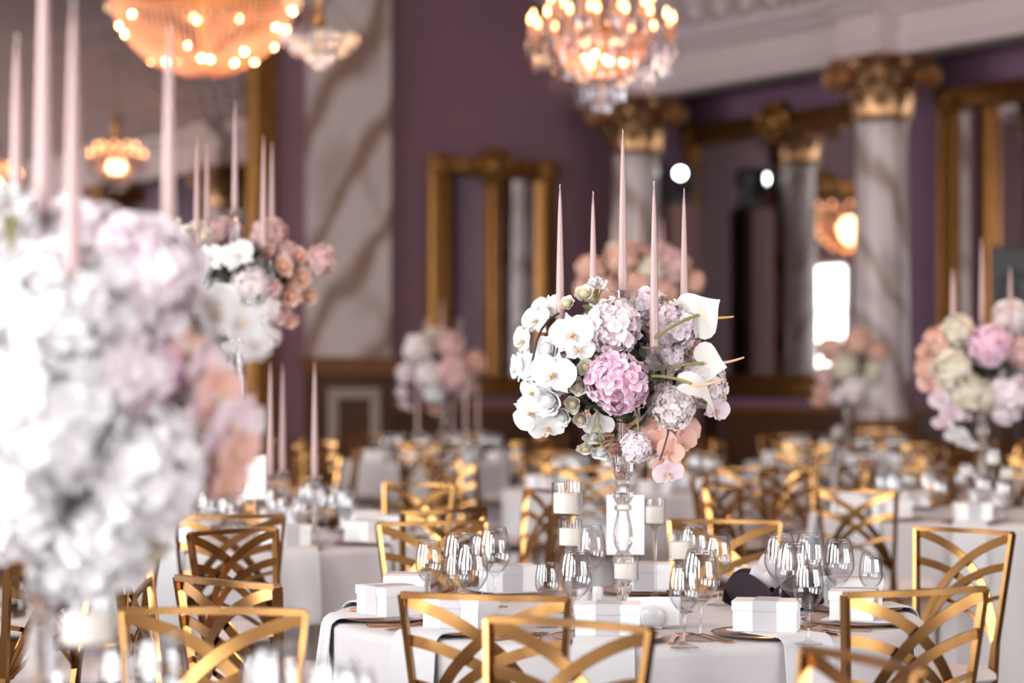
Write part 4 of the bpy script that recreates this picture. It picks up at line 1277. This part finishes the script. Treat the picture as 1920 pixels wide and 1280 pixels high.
for k, (px, py, dy, r, key) in enumerate(((1064, 570, -.10, .028, 'cream'), (1096, 552, -.10, .032, 'cream'), (1112, 562, -.05, .026, 'cream'), (1099, 689, -.17, .028, 'cream'), (1028, 655, -.17, .042, 'white'), (1086, 724, -.16, .030, 'cream'),
                                          (1075, 757, -.13, .030, 'cream'), (1055, 780, -.12, .034, 'white'), (1090, 786, -.10, .028, 'cream'), (1098, 838, -.09, .030, 'cream'), (1127, 846, -.09, .033, 'white'), (1112, 816, -.04, .034, 'white'),
                                          (1030, 752, -.14, .050, 'white'), (1150, 835, -.02, .045, 'peach'), (1140, 800, .0, .04, 'peach'), (1082, 700, -.14, .018, 'cream'))):
    c = rel(px, py, dy)
    nr = (c - BALLC).normalized() + Vector((0, -.55, 0))
    if py > 800: nr = Vector((-.25 + .2 * (k % 2), -.55, -.75))
    rose_at(arr, c, nr, r, key, k)
ow = [(1008, 603, -.08, .052, (-.55, -.6, .3)), (1030, 580, -.05, .050, (-.2, -.8, .5)), (984, 640, -.09, .050, (-.85, -.45, .1)), (976, 690, -.10, .055, (-.95, -.3, .0)), (1005, 690, -.15, .058, (-.45, -.85, .1)),
      (1038, 703, -.20, .066, (-.15, -.95, .1)), (1072, 628, -.20, .064, (.05, -.95, .1)), (1085, 655, -.19, .045, (.3, -.9, -.1)), (995, 773, -.10, .056, (-.4, -.75, -.3)), (1026, 800, -.09, .054, (-.1, -.8, -.55)), (1000, 735, -.1, .045, (-.7, -.5, -.3)),
      (1122, 795, -.07, .048, (-.1, -.8, -.5)), (985, 665, -.03, .05, (-.9, .2, .1))]
for k, (px, py, dy, s, nr) in enumerate(ow): orchid_at(arr, rel(px, py, dy), nr, s, 'white', .25 * math.sin(k * 2.3) + (1.2 if k == 8 else 0))
op = [(1238, 826, -.10, .046, (-.2, -.85, -.2)), (1278, 832, -.08, .050, (.5, -.75, -.2)), (1262, 802, -.05, .052, (.2, -.8, .1)), (1228, 808, -.03, .045, (-.5, -.7, .1)), (1250, 868, -.10, .044, (.1, -.9, -.3)), (1290, 808, -.02, .048, (.7, -.6, .1)), (1255, 846, -.12, .042, (.1, -.95, -.1))]
for k, (px, py, dy, s, nr) in enumerate(op): orchid_at(arr, rel(px, py, dy), nr, s, 'peach', .5 * math.sin(k * 1.9))
orchid_at(arr, rel(1252, 886, -.11), (.1, -.85, -.35), .046, 'pale', .2)
orchid_at(arr, rel(1342, 768, -.06), (.45, -.8, -.2), .042, 'pale', -.3)
orchid_at(arr, rel(1352, 745, -.02), (.9, -.3, .1), .036, 'pale', .3)
nerine_at(arr, rel(1120, 545, -.06), (-.1, -.5, .8), .046)
# anthuriums
anthurium_at(arr, rel(1316, 585, -.10), (-.48, -.78, -.33), (-.80, 0, -.56), .076, rel(1228, 634, -.20), X['spadix_y'], (.098, .03, -.004))
anthurium_at(arr, rel(1328, 682, -.10), (-.40, -.80, .30), (-1, .1, .15), .066, rel(1250, 694, -.16), X['spadix_p'], (.108, .0, .018))
anthurium_at(arr, rel(1304, 724, -.24), (.22, -.50, .82), (-.88, -.1, .36), .066, rel(1222, 705, -.20), X['spadix_p'], (.085, -.02, .018), 1, 1)
# stems, leaves, seed heads
def curve_stem(px, mat, r=.0032):
    P = [rel(*p) for p in px]
    pts = []
    for i in range(len(P) - 1):
        for j in range(4): pts.append(P[i].lerp(P[i + 1], j / 4))
    pts.append(P[-1])
    tube_obj('stem', pts, r, mat, arr, 6)
curve_stem([(1048, 587, -.12), (1030, 598, -.14), (1015, 618, -.16), (1006, 640, -.17), (1000, 668, -.17), (995, 692, -.17)], X['stem_brown'])
curve_stem([(1253, 800, -.14), (1252, 815, -.15), (1247, 832, -.155), (1242, 848, -.155), (1237, 862, -.15)], X['stem_brown'])
curve_stem([(1120, 770, -.10), (1112, 800, -.11), (1104, 826, -.10)], X['stem_green'], .002)
curve_stem([(1122, 770, -.10), (1122, 805, -.11), (1126, 832, -.10)], X['stem_green'], .002)
curve_stem([(1194, 765, -.12), (1196, 795, -.13), (1198, 818, -.12)], X['stem_green'], .003)
rl = random.Random(61)
for px, py, dy, s in ((1092, 572, -.10, .045), (1104, 585, -.11, .04), (1085, 700, -.16, .035), (1094, 712, -.16, .035), (1078, 735, -.15, .03), (1092, 745, -.15, .035), (1108, 668, -.15, .05), (1116, 655, -.14, .05), (1125, 668, -.15, .045), (1100, 660, -.16, .03),
                      (1130, 830, -.10, .028), (1118, 838, -.09, .02), (1068, 778, -.13, .03), (1075, 690, -.17, .028), (1080, 715, -.17, .03), (1088, 730, -.17, .032), (1245, 705, -.1, .05), (1225, 690, -.12, .05), (1235, 720, -.13, .05), (1060, 768, -.13, .028), (1183, 830, -.13, .03), (1200, 822, -.12, .03)):
    c = rel(px, py, dy)
    nr = Vector((rl.uniform(-.7, .7), -1, rl.uniform(-.5, .7)))
    obj('leaf', LEAF, arr, mat4=frame4(c, nr, Vector((rl.uniform(-1, 1), 0, rl.uniform(-1, 1))), 0, s))
for px, py, dy in ((1240, 565, -.02), (1252, 562, -.02), (1262, 566, -.02), (1305, 636, -.03), (1297, 652, -.03)):
    m_ = MB(); c = rel(px, py, dy)
    for q in range(26): m_.sphere((rl.gauss(0, .006), rl.gauss(0, .006), rl.gauss(0, .008)), .0022, 5, 4)
    m_.tube([(0, 0, 0), (0, .02, -.06)], .0012, 5)
    m_.build('seed_head', X['seed'], arr, c)

def arrangement(key, label, D, items, tall=False, core=None, joined=True):
    cx, cy = T[key]['c']; b = Vector((cx, cy, TH + (1.10 if tall else .65)))
    t = thing('flower_arrangement', label, 'flowers', b)
    cpx, cpy, cr = core
    bc = at(cpx, cpy, D) - b
    o = obj('foliage', FOLIAGE, t, mat4=Matrix.Translation(bc) @ Matrix.Scale(cr, 4)); o['kind'] = 'stuff'
    for k, (ty, kk, px, py, dy, s) in enumerate(items):
        c = at(px, py, D + dy) - b
        nr = (c - bc).normalized() + Vector((0, -.6, 0))
        if ty == 'h': hyd_at(t, c, s, kk, 2 if s > .1 and kk == 'pink' else None)
        elif ty == 'r': rose_at(t, c, nr, s, kk, k, False)
        elif ty == 'o': orchid_at(t, c, nr, s, kk, .5 * math.sin(k * 2.1), not joined)
        elif ty == 'n': nerine_at(t, c, nr, s)
        elif ty == 'l': obj('leaf', LEAF, t, mat4=frame4(c, nr, Vector((math.sin(k), 0, math.cos(k))), 0, s))
    return t
arrangement('F', 'huge blurred white and blush arrangement in the left foreground', 3.5, [
    ('h', 'white', 110, 590, -.12, .112), ('h', 'blush', 262, 520, -.06, .092), ('h', 'blush', 215, 700, -.10, .080), ('h', 'white', 75, 790, -.15, .118), ('h', 'white', 270, 872, -.10, .092), ('h', 'pink', 275, 690, -.04, .062),
    ('h', 'white', 30, 945, -.06, .085), ('h', 'white', 190, 1010, -.04, .070), ('h', 'white', 120, 1050, .02, .060), ('h', 'white', -90, 640, .0, .12), ('h', 'white', -110, 830, .0, .12), ('h', 'blush', 150, 480, .06, .09), ('h', 'white', 20, 500, .10, .09),
    ('h', 'ivory', 240, 620, .10, .10), ('h', 'white', 180, 780, .12, .11), ('h', 'ivory', 330, 800, .06, .07),
    ('o', 'white', 400, 590, .02, .055), ('o', 'white', 445, 605, .0, .050), ('o', 'white', 470, 645, .02, .042), ('o', 'white', 340, 560, -.02, .052), ('o', 'white', 330, 470, .05, .050), ('o', 'white', 365, 640, .0, .05),
    ('o', 'pale', 385, 700, -.02, .05), ('o', 'peach', 350, 660, -.03, .046), ('o', 'peach', 405, 740, -.04, .050), ('o', 'pale', 375, 790, -.05, .052), ('o', 'pale', 430, 800, -.03, .052), ('o', 'peach', 440, 850, -.02, .046), ('o', 'pale', 395, 860, -.04, .050), ('o', 'pale', 455, 790, .0, .045), ('o', 'peach', 425, 905, -.02, .038), ('o', 'pale', 385, 900, -.02, .042),
    ('r', 'white', 300, 960, -.03, .05), ('r', 'white', 230, 1060, -.02, .05), ('r', 'white', 170, 1090, .0, .05), ('r', 'cream', 270, 1030, .02, .045), ('n', 'w', 20, 410, -.05, .06),
    ('l', '', 180, 930, -.1, .07), ('l', '', 165, 700, -.1, .06), ('l', '', 300, 640, -.05, .05)], core=(90, 720, .19), joined=False)
arrangement('L', 'tall blurred arrangement, white on its left and peach on its right', 9.7, [
    ('o', 'white', 395, 485, -.16, .07), ('o', 'white', 445, 480, -.18, .075), ('o', 'white', 345, 500, -.1, .07), ('o', 'white', 330, 455, -.06, .06), ('o', 'white', 420, 560, -.15, .075), ('o', 'white', 455, 620, -.12, .07), ('o', 'white', 440, 650, -.1, .06), ('o', 'white', 420, 690, -.06, .055),
    ('r', 'cream', 345, 440, -.12, .045), ('r', 'cream', 370, 428, -.12, .045), ('r', 'cream', 385, 445, -.14, .045), ('r', 'cream', 330, 425, -.05, .04),
    ('h', 'dusty', 505, 440, -.05, .075), ('h', 'dusty', 603, 487, -.05, .066), ('h', 'ivory', 470, 535, -.14, .080), ('h', 'dusty', 540, 480, -.03, .06), ('r', 'peach', 530, 500, -.12, .05), ('r', 'peach', 560, 480, -.08, .045), ('r', 'peach', 565, 520, -.08, .05), ('r', 'peach', 545, 555, -.1, .05),
    ('r', 'peach', 580, 555, -.03, .045), ('h', 'ivory', 500, 580, -.08, .07), ('r', 'dusty', 525, 590, -.08, .05), ('r', 'peach', 545, 600, -.05, .04), ('h', 'ivory', 505, 630, -.03, .05), ('h', 'dusty', 420, 440, .12, .08), ('h', 'dusty', 480, 500, .12, .1), ('h', 'peach', 540, 540, .08, .08),
    ('h', 'white', 380, 540, .1, .1), ('r', 'dusty', 510, 540, -.13, .045), ('r', 'peach', 500, 470, -.12, .04)], True, (460, 530, .20))
arrangement('R', 'peach, cream and pink hydrangea arrangement at the right edge', 11.4, [
    ('h', 'pink', 1855, 648, -.2, .108), ('h', 'cream', 1785, 690, -.16, .10), ('h', 'cream', 1815, 735, -.14, .09), ('h', 'peach', 1760, 640, -.08, .075), ('h', 'peach', 1742, 690, -.08, .07), ('h', 'cream', 1795, 622, -.1, .085), ('h', 'cream', 1845, 740, -.12, .08), ('h', 'blush', 1890, 735, -.14, .10), ('h', 'blush', 1885, 765, -.1, .08),
    ('h', 'ivory', 1895, 595, -.08, .09), ('h', 'dusty', 1905, 660, -.1, .09), ('r', 'peach', 1735, 660, -.08, .05), ('o', 'peach', 1745, 720, -.1, .07), ('o', 'pale', 1765, 748, -.12, .065), ('o', 'pale', 1785, 772, -.12, .065), ('o', 'pale', 1770, 792, -.1, .06), ('o', 'white', 1795, 812, -.1, .065), ('o', 'white', 1812, 830, -.09, .055), ('o', 'pale', 1805, 780, -.1, .05),
    ('h', 'peach', 1850, 680, .12, .12), ('h', 'cream', 1800, 660, .1, .1), ('h', 'blush', 1940, 700, .0, .12), ('r', 'cream', 1770, 725, -.14, .05)], False, (1845, 680, .20))
arrangement('B', 'tall peach and pink arrangement blurred behind the main centrepiece', 14.2, [
    ('h', 'peach', 1108, 505, -.1, .09), ('h', 'peach', 1165, 488, -.12, .10), ('h', 'cream', 1222, 505, -.14, .085), ('h', 'dusty', 1262, 500, -.12, .10), ('h', 'peach', 1300, 528, -.06, .07), ('h', 'peach', 1140, 545, -.12, .09), ('h', 'peach', 1195, 535, -.16, .09), ('h', 'peach', 1245, 548, -.12, .09), ('h', 'peach', 1098, 540, -.06, .07),
    ('h', 'peach', 1190, 480, .1, .1), ('h', 'dusty', 1240, 480, .08, .09), ('h', 'peach', 1130, 590, -.04, .09), ('h', 'dusty', 1200, 590, -.1, .1), ('h', 'peach', 1260, 590, -.04, .09), ('r', 'cream', 1150, 465, -.05, .05)], True, (1195, 530, .20))
arrangement('C', 'small blush and dusty pink arrangement before the narrow mirror', 19.5, [
    ('h', 'ivory', 785, 655, -.1, .13), ('h', 'ivory', 805, 705, -.15, .13), ('h', 'dusty', 845, 650, -.12, .13), ('h', 'dusty', 850, 700, -.15, .15), ('h', 'peach', 888, 680, -.05, .11), ('h', 'white', 815, 735, -.12, .10), ('h', 'blush', 762, 700, -.05, .09), ('o', 'pale', 757, 735, -.05, .08), ('o', 'pale', 762, 760, -.04, .07), ('r', 'peach', 815, 765, -.05, .07), ('h', 'cream', 820, 640, .1, .13), ('h', 'dusty', 870, 725, -.05, .1)], False, (825, 690, .24))
arrangement('D', 'small peach and cream arrangement before the marble column', 19.0, [
    ('h', 'peach', 1558, 655, -.1, .11), ('h', 'peach', 1608, 640, -.1, .12), ('h', 'peach', 1642, 660, -.06, .10), ('h', 'cream', 1582, 685, -.16, .12), ('h', 'dusty', 1550, 705, -.08, .09), ('o', 'peach', 1545, 735, -.06, .09), ('o', 'peach', 1538, 752, -.04, .08), ('h', 'ivory', 1602, 728, -.12, .12), ('h', 'cream', 1630, 700, -.1, .11), ('h', 'ivory', 1570, 740, -.05, .08), ('h', 'peach', 1600, 670, .1, .14)], False, (1592, 685, .22))

# ------------------------------------------------------------------ candle holders
def vot(px, top, bot, r, d, label):
    p = at(px, (top + bot) / 2, d); zt = at(px, top, d).z - TH; zb = at(px, bot, d).z - TH
    votive('votive_holder', label, (p.x, p.y, TH + .0005), r, zb, zt, 'stemmed glass candle holders')
vot(1063, 905, 966, .043, 6.62, 'wide tall-stemmed glass candle holder left of the main candelabra')
vot(1069, 975, 1026, .033, 6.36, 'glass candle holder under the wide one left of the main candelabra')
vot(1173, 1043, 1089, .034, 6.22, 'short glass candle holder in front of the main candelabra')
vot(1228, 935, 984, .0315, 7.02, 'thin-stemmed glass candle holder right of the white table card')
vot(1275, 1000, 1051, .034, 6.62, 'glass candle holder behind the wine glasses right of the candelabra')
vot(165, 1128, 1212, .040, 3.30, 'blurred glass candle holder beside the foreground candelabra')
vot(1812, 868, 895, .036, 11.1, 'left glass candle holder on the right-edge table')
vot(1862, 842, 872, .036, 11.3, 'middle glass candle holder on the right-edge table')
vot(1888, 872, 900, .036, 11.0, 'right glass candle holder on the right-edge table')
vot(1135, 868, 892, .045, 13.8, 'glass candle holder blurred behind the main crystal stem')
vot(1240, 868, 890, .04, 13.9, 'glass candle holder blurred behind the main table card')
vot(1570, 800, 818, .045, 18.8, 'glass candle holder before the far marble column')

# low candlesticks
for px, tip, d, lab in ((507, 690, 9.45, 'leftmost low taper on the left rear table'), (530, 738, 9.9, 'shortest low taper on the left rear table'), (590, 694, 9.28, 'rightmost low taper on the left rear table'),
                        (783, 742, 19.2, 'leftmost low taper on the far mirror table'), (848, 745, 19.6, 'second low taper on the far mirror table'), (873, 745, 19.0, 'third low taper on the far mirror table'), (896, 742, 19.4, 'rightmost low taper on the far mirror table')):
    p = at(px, tip, d); zc = max(.16, p.z - .465 - TH)
    sc = zc / .27
    STICK.put((p.x, p.y, TH + .0005), 0, 'crystal candlestick under the ' + lab, 'low crystal candlesticks', scale=1.0)
    TAPER.put((p.x, p.y, TH + .27 + CUP_IN), 0, 'pink ' + lab, 'pink taper candles')

# table cards on stands
def card(px0, px1, y0, y1, d, label):
    a, b = at(px0, y1, d), at(px1, y0, d)
    t = thing('table_card', label, 'card', ((a.x + b.x) / 2, d, TH + .0005))
    h = b.z - a.z; z0 = a.z - TH
    mb = MB(); mb.box((0, 0, z0 + h / 2), (b.x - a.x, .002, h)); mb.build('card', X['paper'], t, smooth=False)
    mb = MB(); mb.tube([(0, .004, 0), (0, .004, z0 + .05)], .004, 8); mb.lathe([(.03, 0), (.03, .006), (.004, .01)], 16, (0, .004, 0), cap0=True); mb.build('stand', X['rose_gold'], t)
card(1137, 1208, 928, 1040, 6.78, 'blank white table card behind the main crystal stem')
card(455, 498, 853, 935, 9.15, 'blurred white table card on the left rear table')

# ------------------------------------------------------------------ small things on the central table
# bread basket of four arched boards
bp = BASKET - Vector((0, .06, 0)); brz = math.radians(38)
t = thing('bread_basket', 'dark aubergine bread basket with arched sides on the central table', 'basket', (bp.x, bp.y + .06, TH + .0005), brz)
W2 = .088
mb = MB(); mb.box((0, 0, .003), (2 * W2 - .02, 2 * W2 - .02, .005)); mb.build('base', X['purple_card'], t, smooth=False)
panel = MB(); top = []; n_ = 16
for i in range(n_ + 1):
    s_ = i / n_ * 2 - 1
    top.append((s_ * (W2 + .028), .006 + .085 * (1 - s_ * s_) ** .8 + .016))
bot = [(s_ * (W2 - .012) / (W2 + .028), .0) for s_, z in top]
vs = []
for th in (0, .003):
    for (x, z) in top: vs.append((x, -W2 + .01 - z * .35 + th, z))
    for (x, z) in bot: vs.append((x, -W2 + .01 + th, z))
q = n_ + 1; fs = []
for i in range(n_):
    fs.append((q + i, q + i + 1, i + 1, i)); o_ = 2 * q; fs.append((o_ + i, o_ + i + 1, o_ + q + i + 1, o_ + q + i)); fs.append((i, i + 1, o_ + i + 1, o_ + i))
panel.add(vs, fs); pm = panel.mesh('side_panel', X['purple_card'], smooth=False)
rv = MB().sphere((0, 0, 0), .0035, 8, 6).mesh('rivet', X['steel'])
for k in range(4):
    o = obj('side_panel', pm, t, (0, 0, 0), (0, 0, k * math.pi / 2))
    obj('rivet', rv, o, (W2 + .012, -W2 - .004, .016)); obj('rivet', rv, o, (-W2 - .012, -W2 - .004, .016))
cn = MB(); N1 = 18; vs = []; fs = []
rs = random.Random(71)
for i in range(N1 + 1):
    for j in range(N1 + 1):
        x, y = i / N1 * 2 - 1, j / N1 * 2 - 1
        h = .115 * max(0, 1 - (x * x + y * y) * .8) ** .7 + .012 * math.sin(5 * x + 3 * y) + .010 * math.sin(7 * y - 4 * x) + .02
        vs.append((x * .065, y * .065, max(.008, h)))
for i in range(N1):
    for j in range(N1):
        a = i * (N1 + 1) + j; fs.append((a, a + 1, a + N1 + 2, a + N1 + 1))
cn.add(vs, fs)
o = cn.build('cloth_napkin', X['napkin'], None, (bp.x - .02, bp.y + .06, TH + .004)); o.rotation_euler = (0, 0, .4); tag(o, 'crumpled white cloth in the aubergine bread basket', 'napkin')
for k, (dx, dy, a, tl) in enumerate(((.045, .02, .3, .75), (.055, .045, -.1, .95), (.06, .0, .6, .6), (.05, .06, .1, 1.1))):
    m_ = MB(); m_.tube([(0, 0, 0), (.05 * math.cos(tl), .0, .05 * math.sin(tl)), (.12 * math.cos(tl), 0.004, .12 * math.sin(tl))], [.008, .0095, .007], 8)
    o = m_.build('breadstick', X['bread'], None, (bp.x + dx - .02, bp.y + .05 + dy, TH + .03)); o.rotation_euler = (0, 0, a)
    tag(o, '%s breadstick poking out of the aubergine basket' % ('lowest', 'second', 'third', 'steepest')[(1, 2, 0, 3)[k]], 'bread', 'breadsticks')
# napkin holder and paper napkins
hp = onz(1222, 1178, TH)
t = thing('napkin_holder', 'rounded white ceramic napkin holder on the central table', 'napkin holder', (hp.x, hp.y, TH + .0005), .08)
for y in (-.020, .020):
    m_ = MB(); m_.lathe([(.001, -.007), (.026, -.007), (.031, -.003), (.031, .003), (.026, .007), (.001, .007)], 24, (0, y, .031), RX)
    m_.build('rounded_face', X['ceramic'], t)
m_ = MB(); m_.rbox((0, 0, .004), (.05, .05, .008), .002); m_.build('base', X['ceramic'], t)
for k in range(7):
    m_ = MB(); m_.box((0, 0, .045), (.135, .0022, .072), Matrix.Rotation(.02 * (k - 3), 3, 'X')); o = m_.build('paper_napkin', X['paper'], None, (hp.x + .004 + .002 * (k % 3), hp.y - .009 + k * .0031, TH + .0005), smooth=False); o.rotation_euler = (0, 0, .1)
    tag(o, 'white paper napkin standing in the ceramic napkin holder', 'napkin', 'paper napkins in the holder')
for nm, px, py, r, h, lab in (('pepper_shaker', 1121, 1139, .0165, .062, 'pale ceramic shaker nearest the candelabra foot'), ('salt_shaker', 1094, 1146, .020, .066, 'wider white ceramic shaker behind the large wine glass')):
    p = onz(px, py, TH)
    t = thing(nm, lab, 'shaker', (p.x, p.y, TH + .0005))
    MB().lathe([(.001, 0), (r, 0), (r * 1.02, .003), (r * .97, h * .8), (r * .9, h * .93), (r * .6, h * .99), (.001, h)], 20).build('body', X['ceramic'], t)
    m_ = MB()
    for q in range(5): m_.sphere((.005 * math.cos(q * 1.257), .005 * math.sin(q * 1.257), h * .985), .0012, 5, 4)
    m_.build('holes', X['black'], t)
